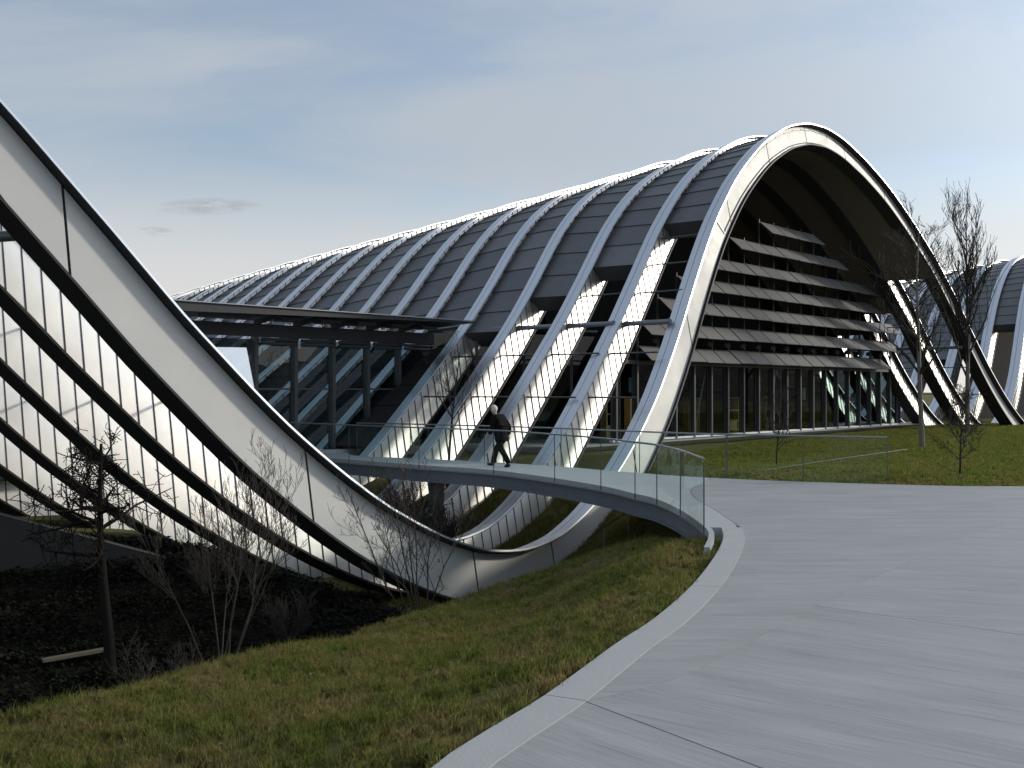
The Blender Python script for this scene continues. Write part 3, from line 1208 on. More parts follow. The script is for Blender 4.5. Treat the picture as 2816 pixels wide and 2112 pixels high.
m.build('girder', 'steel_blue', bridge, True, 35)
m = MB()
m.aabb(-2.35, -1.95, 28.3, 28.7, -3.2, -.14)
m.build('pier', 'concrete_dark', bridge)
m = MB()
m.hexa([(3.42, 16.2, -1.6), (5.5, 16.2, -1.6), (5.5, 22.0, -1.6), (3.35, 19.8, -1.6), (3.42, 16.2, -.27), (5.5, 16.2, -.27), (5.5, 22.0, -.27), (3.35, 19.8, -.27)])
m.build('abutment', 'concrete_dark', bridge)


def balustrade(line, breaks, root, zb, zt, capmat='rail_steel', side_off=0.):
    """curved glass panels between the break points, with a handrail on top"""
    P = np.asarray(line)
    idx = [int(np.argmin(np.linalg.norm(P - b, axis=1))) for b in breaks]
    for a, b in zip(idx[:-1], idx[1:]):
        q = P[a:b + 1].copy()
        if len(q) < 2:
            continue
        q = resample(q, .3) if len(q) > 2 else q
        s_ = side(q)
        d0 = (q[1] - q[0]) / np.linalg.norm(q[1] - q[0])
        d1 = (q[-1] - q[-2]) / np.linalg.norm(q[-1] - q[-2])
        q[0] += d0 * .008
        q[-1] -= d1 * .008
        m = MB()
        r = []
        for i in range(len(q)):
            u, v = q[i] + s_[i] * .007, q[i] - s_[i] * .007
            r.append([(u[0], u[1], zb), (v[0], v[1], zb), (v[0], v[1], zt), (u[0], u[1], zt)])
        m.loft(r)
        m.build('glass_panel', 'glass_rail', root, True, 35)
    for i in idx:
        j = MB()
        p = P[i]
        j.tube([(p[0], p[1], zb), (p[0], p[1], zt)], .011, 5)
        j.build('joint_post', 'steel_dark', root)
    q = P[min(idx):max(idx) + 1]
    m = MB()
    m.tube([(x, y, zt + .018) for x, y in q], .021, 8)
    m.build('handrail', 'rail_steel', root, True, 40)


nro = nr + side(nr) * .035
balustrade(nro, [(2.97, 15.3), (2.96, 17.5), (2.78, 19.3), (2.46, 20.3), (2.02, 21.7), (1.04, 23.7), (-.48, 26.1), (-2.44, 27.8), (-4.8, 30.0), (-7.1, 32.3)], bridge, -.09, 1.03)
balustrade(fr_ - side(fr_) * .0, [(5.1, 23.7), (3.2, 25.3), (1.25, 27.4), (-.9, 29.3), (-3.0, 30.75), (-4.95, 31.9)], bridge, .01, 1.03)
# plaza rail on the lawn side
rail = empty('glass_balustrade', (7.2, 22.8, 0))
tag(rail, 'straight glass balustrade along the plaza edge in front of the lawn', 'balustrade')
pr = EDGE_F[(EDGE_F[:, 0] > 5.05) & (EDGE_F[:, 0] < 9.5)] + np.array([0, .05])
pr = resample(pr[::3], .3)
balustrade(pr, [pr[0], pr[len(pr) // 2], pr[-1]], rail, .004, 1.03)

# ------------------------------------------------------------------ ground
CP = []


def cp(*a):
    CP.extend(a)


cp((-2.4, -6, -.1), (-1.9, -2, -.07), (-1.5, .5, -.05), (-1.2, 3, -.05), (-.85, 4.6, -.05), (-.45, 5.8, -.05), (.1, 6.95, -.05), (.75, 8.35, -.05), (1.3, 9.6, -.05), (1.9, 11.1, -.05), (2.4, 12.9, -.06), (2.7, 14.5, -.12))
cp((-8.5, -4, -1.0), (-8.0, 2, -1.0), (-6.2, 5.5, -.88), (-4.6, 8.9, -.92), (-3.95, 11, -1.16), (-3.5, 13, -1.42), (-2.5, 16, -1.84), (-1.2, 18.6, -1.98), (.37, 18.8, -1.45), (1.5, 18.8, -1.05), (2.3, 17.6, -.62))
cp((-3.4, 4.5, -.31), (-3.0, 7.0, -.46), (-2.3, 9.4, -.74), (-1.6, 11.5, -.98), (-.6, 14, -1.2), (.4, 16.4, -1.22), (1.5, 15.5, -.75), (-1.8, 14.5, -1.48), (.6, 12.2, -.62), (-4.5, 2, -.45), (-1.0, 9., -.5), (2.1, 15.8, -.5))
cp((-10, -4, -2.4), (-9.6, 3, -2.4), (-7.4, 7.0, -2.3), (-6.0, 9.8, -2.4), (-5.2, 13.8, -3.0), (-4.0, 17, -3.3), (-2.4, 20.2, -3.25), (-.4, 20.9, -2.95), (1.0, 21.0, -2.3), (2.2, 20.3, -1.4))
cp((-14, -4, -3.5), (-13, 4, -3.5), (-11, 9, -3.6), (-9, 12, -3.7), (-8, 16, -3.6), (-6, 19, -3.4), (-16, 10, -3.6), (-13, 15, -3.2))
cp((-6.3, 22.8, -2.1), (-8.1, 23.0, -1.7), (-9.7, 23.2, -1.5), (-12, 22, -1.6), (-4.4, 22.4, -2.9), (-1.5, 22.5, -3.0), (-2.75, 24.1, -3.15), (-16, 20, -1.6))
cp((-.3, 24.2, -2.75), (1.2, 25.6, -2.5), (2.2, 26.9, -1.9), (2.9, 27.9, -1.25), (3.7, 28.4, -.6), (4.7, 27.2, -.35), (2.5, 22.3, -1.5), (3.6, 24.0, -.7), (1.4, 23.6, -2.2), (3.1, 26.0, -1.2))
cp((-.1, 26.8, -2.3), (1.4, 28.8, -1.3), (2.4, 30.4, -.45), (-3, 26.6, -2.7), (-4.5, 28.2, -2.4), (-2, 29.3, -1.8), (-.4, 30.8, -.95), (-6.5, 28.6, -2.2), (-9, 27, -1.8), (-12, 25, -1.3), (-12, 30, -1.2))
cp((-7.2, 33.3, -.5), (-4, 33.6, -.5), (-5, 36.5, -.25), (-1.5, 33.5, -.4), (-8, 36, -.3))
cp((4.7, 24.6, -.1), (7, 23.6, -.07), (11, 22.5, -.06), (20, 22.6, -.06), (30, 23.3, -.06), (8, 29, -.14), (5.5, 33, -.15), (14, 31, -.04), (10, 39, -.08), (22, 45, .06), (25, 55, .12), (30, 60, .16), (35, 40, .08), (45, 60, .2), (50, 27, 0), (60, 60, .2))
cp((10, 10, -.4), (5, 17, -.5), (20, 0, -.4), (3, 5, -.35), (1.5, -6, -.35), (30, 15, -.4), (8, 19.5, -.4), (20, 19.5, -.35), (40, 20, -.35), (3.4, 12.5, -.35), (55, 0, -.4), (12, 18, -.4))
cp((-25, 5, -3), (-25, 25, -1), (-25, 40, -.4), (-10, 45, -.2), (5, 50, -.1), (-20, 60, 0), (10, 70, 0), (40, 80, .2), (-25, -8, -2.5), (60, 80, .2))
CP = np.array(CP, float)


def tps_u(r2):
    return np.where(r2 > 1e-12, .5 * r2 * np.log(np.maximum(r2, 1e-12)), 0.)


_n = len(CP)
_K = tps_u(((CP[:, None, :2] - CP[None, :, :2]) ** 2).sum(-1)) + np.eye(_n) * .15
_P = np.c_[np.ones(_n), CP[:, :2]]
_A = np.block([[_K, _P], [_P.T, np.zeros((3, 3))]])
_w = np.linalg.solve(_A, np.r_[CP[:, 2], 0, 0, 0])


def ground_z(x, y):
    x, y = np.asarray(x, float), np.asarray(y, float)
    sh = x.shape
    q = np.c_[x.ravel(), y.ravel()]
    z = np.empty(len(q))
    for i in range(0, len(q), 4000):
        c_ = q[i:i + 4000]
        z[i:i + 4000] = tps_u(((c_[:, None] - CP[None, :, :2]) ** 2).sum(-1)) @ _w[:_n] + _w[_n] + c_ @ _w[_n + 1:]
    # flatten far away
    dx = np.maximum(0, np.maximum(-24 - q[:, 0], q[:, 0] - 58))
    dy = np.maximum(0, np.maximum(-8 - q[:, 1], q[:, 1] - 78))
    f = np.clip(np.hypot(dx, dy) / 12, 0, 1)
    z = np.clip(z, -4.2, .6) * (1 - f) + f * .0
    # small lumps
    z += .02 * np.sin(q[:, 0] * 2.1 + 1.3 * np.sin(q[:, 1] * 1.7)) * np.sin(q[:, 1] * 1.9 + .7)
    return z.reshape(sh)


def axis(lo, hi, d, far):
    a = list(np.arange(lo, hi, d))
    st, q, r, p = d, hi, [], lo
    while q < far:
        r.append(q)
        st *= 1.18
        q += st
    l = []
    st = d
    q = lo - d
    while q > -far:
        l.append(q)
        st *= 1.18
        q -= st
    return np.array(l[::-1] + a + r)


gx, gy = axis(-14, 12, .22, 900), axis(2, 34, .22, 900)
X, Y = np.meshgrid(gx, gy)
Z = ground_z(X, Y)
nx, ny = len(gx), len(gy)
# keep the sheet under the paving
from_pl = np.zeros_like(Z, bool)
gv = np.c_[X.ravel(), Y.ravel(), Z.ravel()]
gi = np.arange(nx * ny).reshape(ny, nx)
gf = np.stack([gi[:-1, :-1], gi[:-1, 1:], gi[1:, 1:], gi[1:, :-1]], -1).reshape(-1, 4)


def inside(poly, x, y):
    c = np.zeros(x.shape, bool)
    j = len(poly) - 1
    for i in range(len(poly)):
        xi, yi = poly[i]
        xj, yj = poly[j]
        c ^= ((yi > y) != (yj > y)) & (x < (xj - xi) * (y - yi) / (yj - yi + 1e-12) + xi)
        j = i
    return c


ppoly = np.vstack([EDGE_L, deck_line[1:], EDGE_F, [(60, 25), (60, -12), (-2.3, -12)]])
ins = inside(ppoly, gv[:, 0], gv[:, 1])
gv[ins, 2] = np.minimum(gv[ins, 2], -.27)
me = bpy.data.meshes.new('ground')
me.from_pydata(gv.tolist(), [], gf.tolist())
me.materials.append(MATS['turf'])
me.materials.append(MATS['soil_shaded'])
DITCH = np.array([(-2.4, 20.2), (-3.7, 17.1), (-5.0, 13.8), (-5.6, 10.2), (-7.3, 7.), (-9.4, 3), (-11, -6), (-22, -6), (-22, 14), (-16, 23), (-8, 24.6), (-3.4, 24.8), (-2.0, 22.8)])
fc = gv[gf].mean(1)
me.polygons.foreach_set('material_index', inside(DITCH, fc[:, 0], fc[:, 1]).astype(np.int32))  # faces inside the ditch outline take the soil with painted-in shade
me.polygons.foreach_set('use_smooth', [True] * len(me.polygons))
me.update()
ground = bpy.data.objects.new('ground', me)
COL.objects.link(ground)
ground['kind'] = 'structure'

# unseen wooded rise right of and behind the viewpoint, added to darken glass reflections
rr = np.random.default_rng(5)
hm = MB()
rings = []
for i, az in enumerate(np.radians(np.arange(40, 262, 2.))):
    hgt = 15 + 6 * math.sin(az * 3.1) + 3 * math.sin(az * 11.3 + 1) + rr.normal(0, 1.2)
    R_ = 210 + 25 * math.sin(az * 2.3)
    u = np.array([math.sin(az), math.cos(az), 0])
    rings.append([u * (R_ - 60) + ZV * -2, u * R_ + ZV * hgt * .7, u * (R_ + 25) + ZV * hgt, u * (R_ + 80) + ZV * hgt * .8, u * (R_ + 90) + ZV * -3])
hm.loft(rings)
material('unseen_wood', (.045, .05, .03), .95, noise=(.12, .8), col2=(.07, .055, .04), bump=(.3, 1., 1.5))
unseen_hills = hm.build('unseen_hills', 'unseen_wood')
unseen_hills['kind'] = 'structure'

# ------------------------------------------------------------------ grass and ground cover
def gz(x, y):
    return float(ground_z(np.array([x]), np.array([y]))[0])


tuft_col = bpy.data.collections.new('grass_tufts')


def tuft(name, n, h, spread, mat, wd=.004, lean=.5, seed=0):
    r = random.Random(seed)
    v, f = [], []
    for _ in range(n):
        a, q = r.uniform(0, 6.283), r.uniform(0, spread)
        x, y = q * math.cos(a), q * math.sin(a)
        hh = h * r.uniform(.5, 1.15)
        la = r.uniform(0, 6.283)
        ll = hh * r.uniform(.1, lean)
        lx, ly = ll * math.cos(la), ll * math.sin(la)
        w = wd * r.uniform(.7, 1.3)
        wa = r.uniform(0, 6.283)
        wx, wy = w * math.cos(wa), w * math.sin(wa)
        i = len(v)
        v += [(x - wx, y - wy, -.01), (x + wx, y + wy, -.01), (x + lx * .4 - wx * .8, y + ly * .4 - wy * .8, hh * .6), (x + lx * .4 + wx * .8, y + ly * .4 + wy * .8, hh * .6), (x + lx, y + ly, hh)]
        f += [(i, i + 1, i + 3, i + 2), (i + 2, i + 3, i + 4)]
    me = bpy.data.meshes.new(name)
    me.from_pydata(v, [], f)
    me.materials.append(MATS[mat])
    o = bpy.data.objects.new(name, me)
    return o


def scatter(name, pts, tufts, smin, smax, label=None, cat=None, seed=1):
    me = bpy.data.meshes.new(name)
    me.from_pydata(pts.tolist(), [], [])
    o = bpy.data.objects.new(name, me)
    COL.objects.link(o)
    col = bpy.data.collections.new(name + '_kit')
    for t in tufts:
        col.objects.link(t)
    ng = bpy.data.node_groups.new(name, 'GeometryNodeTree')
    ng.interface.new_socket('Geometry', in_out='INPUT', socket_type='NodeSocketGeometry')
    ng.interface.new_socket('Geometry', in_out='OUTPUT', socket_type='NodeSocketGeometry')
    gi_, go_ = ng.nodes.new('NodeGroupInput'), ng.nodes.new('NodeGroupOutput')
    ci = ng.nodes.new('GeometryNodeCollectionInfo')
    ci.inputs['Collection'].default_value = col
    ci.inputs['Separate Children'].default_value = True
    ci.inputs['Reset Children'].default_value = True
    ip = ng.nodes.new('GeometryNodeInstanceOnPoints')
    ip.inputs['Pick Instance'].default_value = True
    rv = ng.nodes.new('FunctionNodeRandomValue')
    rv.data_type = 'FLOAT_VECTOR'
    rv.inputs['Min'].default_value = (-.12, -.12, 0)
    rv.inputs['Max'].default_value = (.12, .12, 6.283)
    rv.inputs['Seed'].default_value = seed
    rs = ng.nodes.new('FunctionNodeRandomValue')
    rs.data_type = 'FLOAT'
    rs.inputs[2].default_value = smin
    rs.inputs[3].default_value = smax
    rs.inputs['Seed'].default_value = seed + 5
    L = ng.links
    L.new(gi_.outputs[0], ip.inputs['Points'])
    L.new(ci.outputs[0], ip.inputs['Instance'])
    L.new(rv.outputs['Value'], ip.inputs['Rotation'])
    L.new(rs.outputs[1], ip.inputs['Scale'])
    L.new(ip.outputs[0], go_.inputs[0])
    md = o.modifiers.new('scatter', 'NODES')
    md.node_group = ng
    tag(o, label, cat, kind='stuff')
    return o


ng_rng = np.random.default_rng(3)
lawn_poly = np.vstack([EDGE_L + side(EDGE_L) * .02, [(2.6, 18.2), (2.4, 19.5), (2.6, 22), (1.5, 23.5), (-.5, 22.5), (-2.2, 20.), (-3.8, 17), (-5.1, 13.8), (-5.6, 10), (-7.4, 6.5), (-9, 2), (-6, -2)]])


def samples(poly, n, dens_fn):
    lo, hi = poly.min(0), poly.max(0)
    p = lo + ng_rng.random((n, 2)) * (hi - lo)
    keep = inside(poly, p[:, 0], p[:, 1]) & (ng_rng.random(n) < dens_fn(p))
    return p[keep]


near_p = samples(lawn_poly, 210000, lambda p: np.clip(1.1 - (p[:, 1] - 4) * .055, .28, 1.) * np.where(p[:, 1] < 3.2, 0, 1))
cl = np.sin(near_p[:, 0] * 5.3 + 2 * np.sin(near_p[:, 1] * 3.1)) * np.sin(near_p[:, 1] * 4.7 + 1.7 * np.sin(near_p[:, 0] * 2.9)) + .6 * np.sin(near_p[:, 0] * 13. + near_p[:, 1] * 9.) * np.sin(near_p[:, 1] * 15. - near_p[:, 0] * 7.)
near_p = near_p[ng_rng.random(len(near_p)) < np.clip(.62 + .5 * cl, .16, 1.)]
near_p = np.c_[near_p, ground_z(near_p[:, 0], near_p[:, 1])]
kit = [tuft('grass_tuft', 13, .055 + .012 * (i % 3), .035, 'blade', .0034, .9, i) for i in range(8)]
kit += [tuft('grass_tuft', 22, .10, .055, 'blade', .0026, 1.1, 40 + i) for i in range(2)] + [tuft('grass_tuft', 5, .15, .03, 'blade', .002, .8, 50)]
scatter('grass', near_p, kit, .65, 1.35, 'short winter grass on the bank beside the plaza kerb', 'grass')
far_poly_g = np.vstack([EDGE_F + (0, .12), [(48, 62), (25, 57), (9, 40), (3.4, 30), (4.0, 27.5), (3.4, 26.0)]])
far_p = samples(far_poly_g, 120000, lambda p: np.clip(1.25 - (p[:, 1] - 22) * .02, .35, 1.))
far_p = np.c_[far_p, ground_z(far_p[:, 0], far_p[:, 1])]
kit2 = [tuft('lawn_tuft', 12, .075, .07, 'blade_lawn', .006, .9, 100 + i) for i in range(6)]
scatter('lawn_grass', far_p, kit2, .7, 1.4, 'green lawn between the plaza balustrade and the louvred front', 'grass', 9)
# darker rough grass in the hollow under the bridge
hol_poly = np.array([(2.4, 20.4), (3.3, 24.3), (4.0, 27.5), (2.6, 30.2), (0, 31), (-3, 30.5), (-6, 30), (-5.4, 26), (-3, 24.6), (-1.4, 22.8), (.6, 22.6)])
hol_p = samples(hol_poly, 26000, lambda p: np.full(len(p), .75))
hol_p = np.c_[hol_p, ground_z(hol_p[:, 0], hol_p[:, 1])]
kit3 = [tuft('rough_tuft', 11, .11, .07, 'blade', .005, 1.0, 200 + i) for i in range(5)]
scatter('rough_grass', hol_p, kit3, .6, 1.4, 'rough grass in the hollow beneath the footbridge', 'grass', 14)

material('ivy_shaded', (.010, .014, .006), .8, 0, .2, noise=(3, .6), col2=(.018, .016, .010))  # leaf colour taken near black to carry the hollow's shade
material('concrete_shaded', (.045, .046, .045), .85, noise=(1, .5), col2=(.03, .03, .03))  # retaining wall concrete, darkened to stand for the shade down there


def leaf_clump(name, n, r_, s_, seed):
    q = random.Random(seed)
    v, f = [], []
    for _ in range(n):
        x, y, z = q.uniform(-r_, r_), q.uniform(-r_, r_), q.uniform(0, r_ * .8)
        a, b_ = q.uniform(0, 6.28), q.uniform(-.7, .7)
        ux, uy, uz = math.cos(a) * s_, math.sin(a) * s_, math.sin(b_) * s_
        wx, wy, wz = -math.sin(a) * s_ * .6, math.cos(a) * s_ * .6, q.uniform(-.5, .5) * s_
        i = len(v)
        v += [(x - ux, y - uy, z - uz), (x + wx, y + wy, z + wz), (x + ux, y + uy, z + uz), (x - wx, y - wy, z - wz)]
        f += [(i, i + 1, i + 2, i + 3)]
    me = bpy.data.meshes.new(name)
    me.from_pydata(v, [], f)
    me.materials.append(MATS['ivy_shaded'])
    return bpy.data.objects.new(name, me)


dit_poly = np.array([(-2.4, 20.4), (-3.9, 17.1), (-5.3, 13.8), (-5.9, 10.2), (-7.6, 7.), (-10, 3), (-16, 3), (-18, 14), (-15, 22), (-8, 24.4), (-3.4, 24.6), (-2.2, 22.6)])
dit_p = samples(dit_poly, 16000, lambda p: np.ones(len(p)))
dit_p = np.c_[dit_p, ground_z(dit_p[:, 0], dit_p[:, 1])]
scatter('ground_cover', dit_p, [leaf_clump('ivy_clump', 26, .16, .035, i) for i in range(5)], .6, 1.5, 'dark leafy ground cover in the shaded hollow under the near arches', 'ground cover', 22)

# ------------------------------------------------------------------ bare trees and shrubs


def tree(name, base, h, r0, label, seed, cat='tree', group=None, levels=3, spread=.7, n1=12, start=.3, up=.35, mats=('bark', 'twig'), len1=.45, n2=6, n3=4, lean=(0, 0), stems=1, stem_spread=.0, twist=.12, leaves=0, r_twig=.004, wig=.10):
    q = random.Random(seed)
    root = empty(name, base)
    tag(root, label, cat, group)
    tr, cr = MB(), MB()
    tips = []

    def branch(mb, p, d, L, r, lev, n):
        pts, rad = [np.array(p)], [r]
        d = np.array(d, float)
        ns = max(3, int(5 - lev))
        for i in range(ns):
            wg = wig * (.3 if lev == 0 and stems == 1 else 1 + lev * .5)
            d = d + np.array([q.gauss(0, wg), q.gauss(0, wg), q.gauss(up * .18 * lev, wig)])
            d /= np.linalg.norm(d)
            pts.append(pts[-1] + d * L / ns)
            rad.append(max(r_twig, r * (1 - (i + 1) / ns * .78)))
        mb.tube(pts, rad, 6 if lev == 0 else (5 if lev == 1 else 3), caps=(lev == 0))
        return np.array(pts), rad

    def grow(pts, rad, L, lev, n):
        if lev > levels:
            return
        for j in range(n):
            f = q.uniform(start if lev == 1 else .25, .98)
            x = f * (len(pts) - 1)
            i = min(int(x), len(pts) - 2)
            p = pts[i] + (pts[i + 1] - pts[i]) * (x - i)
            d0 = pts[i + 1] - pts[i]
            d0 /= np.linalg.norm(d0)
            a = q.uniform(0, 6.283)
            s_ = np.cross(d0, (math.cos(a), math.sin(a), .3))
            s_ /= np.linalg.norm(s_)
            d = d0 * (1 - spread) + s_ * spread + np.array([0, 0, up * .5])
            d /= np.linalg.norm(d)
            l2 = L * (len1 if lev == 1 else .5) * q.uniform(.55, 1.1) * (1.15 - .6 * f if lev == 1 else 1)
            r2 = max(r_twig, rad[i] * .52)
            pp, rr = branch(cr, p, d, l2, r2, lev, n)
            tips.append(pp[-1])
            grow(pp, rr, l2, lev + 1, n2 if lev == 1 else n3)
    for s_i in range(stems):
        a = q.uniform(0, 6.283)
        d = np.array([lean[0] + stem_spread * math.cos(a) * q.uniform(.4, 1.), lean[1] + stem_spread * math.sin(a) * q.uniform(.4, 1.), 1.])
        d /= np.linalg.norm(d)
        b0 = np.array(base) + np.array([math.cos(a), math.sin(a), 0]) * (.05 if stems > 1 else 0) - np.array([0, 0, .12])
        hh = h * (q.uniform(.75, 1.05) if stems > 1 else 1.)
        pts, rad = branch(tr, b0, d, hh, r0, 0, n1)
        grow(pts, rad, hh, 1, n1)
    tr.build('trunk', mats[0], root, True, 60)
    cr.build('crown', mats[1], root, True)
    if leaves:
        lf = MB()
        for p in q.sample(tips, min(leaves, len(tips))):
            for _ in range(3):
                c_ = p + np.array([q.gauss(0, .05), q.gauss(0, .05), q.gauss(0, .05)])
                u = np.array([q.gauss(0, 1), q.gauss(0, 1), q.gauss(0, 1)])
                u /= np.linalg.norm(u)
                v = np.cross(u, (.3, .2, .9))
                v /= np.linalg.norm(v)
                i = len(lf.v)
                lf.v += [tuple(c_ - u * .035), tuple(c_ + v * .02), tuple(c_ + u * .035), tuple(c_ - v * .02)]
                lf.f.append((i, i + 1, i + 2, i + 3))
        tag(lf.build('withered_leaves', 'red_leaf', root), kind='stuff')
    return root


tree('bare_tree', (15.1, 36.8, gz(15.1, 36.8)), 8.0, .105, 'tall bare tree with pale trunk on the lawn beside the louvred front', 11, n1=32, start=.34, levels=3, spread=.55, len1=.40, up=.35, mats=('bark_pale', 'bark'), n2=6, n3=4, r_twig=.007)
tree('bare_tree', (21.4, 47.0, gz(21.4, 47.)), 9.4, .13, 'dense upright bare tree in front of the farther arches', 12, n1=34, start=.28, levels=3, spread=.42, len1=.42, up=.75, mats=('bark_pale', 'bark'), n2=7, n3=4, r_twig=.009)
tree('bare_tree', (10.97, 24.5, gz(10.97, 24.5)), 2.1, .032, 'small round bare tree on the lawn past the end of the balustrade', 13, n1=26, start=.22, levels=3, spread=.62, len1=.36, up=.35, mats=('bark', 'bark'), n2=7, n3=4, r_twig=.005)
tree('bare_tree', (7.4, 28.0, gz(7.4, 28.)), 2.75, .028, 'slender bare sapling on the lawn behind the glass balustrade', 14, n1=22, start=.2, levels=2, spread=.6, len1=.3, up=.4, mats=('bark', 'bark'), n2=6, r_twig=.006)
tree('bare_tree', (-2.0, 30.7, gz(-2., 30.7)), 4.7, .055, 'slim bare tree just behind the footbridge beside the steel arches', 15, n1=13, start=.42, levels=3, spread=.5, len1=.4, up=.5, mats=('bark', 'twig'), n2=5, n3=3, r_twig=.004)
tree('bare_tree', (-7.4, 18.5, gz(-7.4, 18.5)), 4.5, .13, 'dark stocky bare tree standing in the hollow under the near arches', 16, n1=20, start=.5, levels=3, spread=.8, len1=.44, up=.05, mats=('bark_shaded', 'bark_shaded'), n2=8, n3=4, wig=.2, r_twig=.008)
tree('bare_shrub', (-3.95, 13.6, gz(-3.95, 13.6)), 3.0, .014, 'grey many-stemmed bare shrub at the top of the grass bank', 17, 'shrub', stems=8, stem_spread=.36, n1=12, start=.45, levels=3, spread=.45, len1=.38, up=.5, mats=('twig', 'twig'), n2=5, n3=3, r_twig=.0026)
tree('bare_shrub', (-1.75, 19.4, gz(-1.75, 19.4)), 3.3, .022, 'bare shrub with a few withered red leaves against the smooth front arch', 18, 'shrub', stems=8, stem_spread=.42, lean=(-.36, .05), n1=8, start=.3, levels=3, spread=.5, len1=.42, up=.35, mats=('twig', 'twig'), n2=5, n3=3, leaves=26, r_twig=.003)
for i, (x, y, h, lab) in enumerate(((-4.4, 26.5, 1.7, 'low reddish bare shrub below the footbridge, tucked against the smooth front arch'),
                                    (-3.4, 26.2, 1.6, 'low reddish bare shrub between the two lowest arches, beside the concrete pier'),
                                    (-2.7, 27.0, 1.7, 'grey-brown bare shrub directly in front of the concrete pier'),
                                    (-1.9, 27.4, 1.3, 'low brown bare shrub on the grass side of the concrete pier'),
                                    (-3.6, 27.6, 1.8, 'reddish bare shrub behind the one against the front arch'),
                                    (-4.9, 27.9, 1.8, 'brown bare shrub at the building end of the hollow'),
                                    (-3.0, 28.9, 1.6, 'dark bare shrub under the deck behind the concrete pier'))):
    tree('bare_shrub', (x, y, gz(x, y)), h, .013, lab, 30 + i, 'shrub', stems=15, stem_spread=.62, n1=10, start=.15, levels=2, spread=.5, len1=.5, up=.4, mats=('twig_red', 'twig_red') if i in (0, 1, 4) else ('twig', 'twig'), n2=6, r_twig=.006)
for i, (x, y, h, lab) in enumerate(((-5.3, 15.8, 1.6, 'low dark bare shrub in the hollow behind the many-stemmed shrub'), (-6.5, 21.6, 1.5, 'low dark bare shrub at the foot of the ribbed arches'),
                                    (-4.7, 20.6, 1.3, 'small dark bare shrub where the lowest ribbed arch meets the ground'))):
    tree('bare_shrub', (x, y, gz(x, y)), h, .012, lab, 50 + i, 'shrub', stems=10, stem_spread=.55, n1=8, start=.2, levels=2, spread=.5, len1=.5, up=.4, mats=('twig', 'twig'), n2=6, r_twig=.004)

# ------------------------------------------------------------------ small things on the slopes
def hit(u, v):
    """first ground point along the line of sight through a point of the picture plane"""
    D_ = np.linspace(4, 40, 900)
    X_ = (u - 512) / 1000. * D_
    z_ = ground_z(X_, D_)
    los = EYE + (390. - v) / 1000. * D_
    i = int(np.argmax((z_ > los) & (D_ > 11)))
    return np.array([X_[i], D_[i], z_[i]])


pl_ = MB()
a_, b_ = hit(43, 671), hit(112, 659)
for p in (a_, b_):
    p[2] += .2
dd = (b_ - a_) / 2
wd_ = np.cross(dd / np.linalg.norm(dd), ZV) * .09
pl_.box((a_ + b_) / 2, dd, wd_, ZV * .025)
tag(pl_.build('timber_plank', 'timber'), 'weathered timber plank lying in the dark hollow', 'plank')


def slope_rail(name, pts, label):
    root = empty(name, pts[0])
    tag(root, label, 'handrail')
    m = MB()
    m.tube(pts, .013, 6)
    m.build('rail', 'mullion', root, True, 40)
    for i in (1, len(pts) - 2):
        p = pts[i]
        q = MB()
        q.tube([(p[0], p[1], gz(p[0], p[1]) - .05), p], .012, 6)
        q.build('post', 'rail_steel', root)


slope_rail('handrail', [(1.75, 23.2, -1.35), (2.15, 23.35, -1.1), (2.75, 23.6, -.75), (3.2, 23.75, -.52)], 'thin sloping steel handrail on the bank under the footbridge')
slope_rail('handrail', [(5.5, 24.3, .03), (6.4, 24.9, .12), (8.6, 26.2, .30), (10.9, 27.6, .46)], 'thin sloping steel handrail on the lawn seen through the balustrade')
# concrete retaining wall of the service road at the foot of the near hill
m = MB()
m.hexa([(-11.0, 21.2, -4), (-7.6, 22.6, -4), (-7.8, 23.0, -4), (-11.2, 21.6, -4), (-11.0, 21.2, -.5), (-7.6, 22.6, -1.75), (-7.8, 23.0, -1.75), (-11.2, 21.6, -.5)])
tag(m.build('retaining_wall', 'concrete_shaded'), 'dark sloping concrete retaining wall under the ribbed arches', 'wall')

# ------------------------------------------------------------------ the walker


def skin_obj(name, verts, edges, radii, mat, parent, sub=2, root=0):
    me = bpy.data.meshes.new(name)
    me.from_pydata([tuple(v) for v in verts], edges, [])
    o = bpy.data.objects.new(name, me)
    COL.objects.link(o)
    me.materials.append(MATS[mat])
    md = o.modifiers.new('skin', 'SKIN')
    md.use_smooth_shade = True
    sv = me.skin_vertices[0].data
    for i, r in enumerate(radii):
        sv[i].radius = r if isinstance(r, tuple) else (r, r)
        sv[i].use_root = (i == root)
    s_ = o.modifiers.new('sub', 'SUBSURF')
    s_.levels = s_.render_levels = sub
    adopt(o, parent)
    return o


PF = np.array([-.755, .655, 0])                 # walking direction
PLF = np.array([-PF[1], PF[0], 0])              # the walker's left (towards the plaza)
PB = np.array([-.30, 27.45, 0.])
person = empty('person', tuple(PB))
tag(person, 'white-haired person in dark coat and trousers walking along the footbridge', 'person')


def pp(f, l, z):
    return PB + PF * f + PLF * l + ZV * z


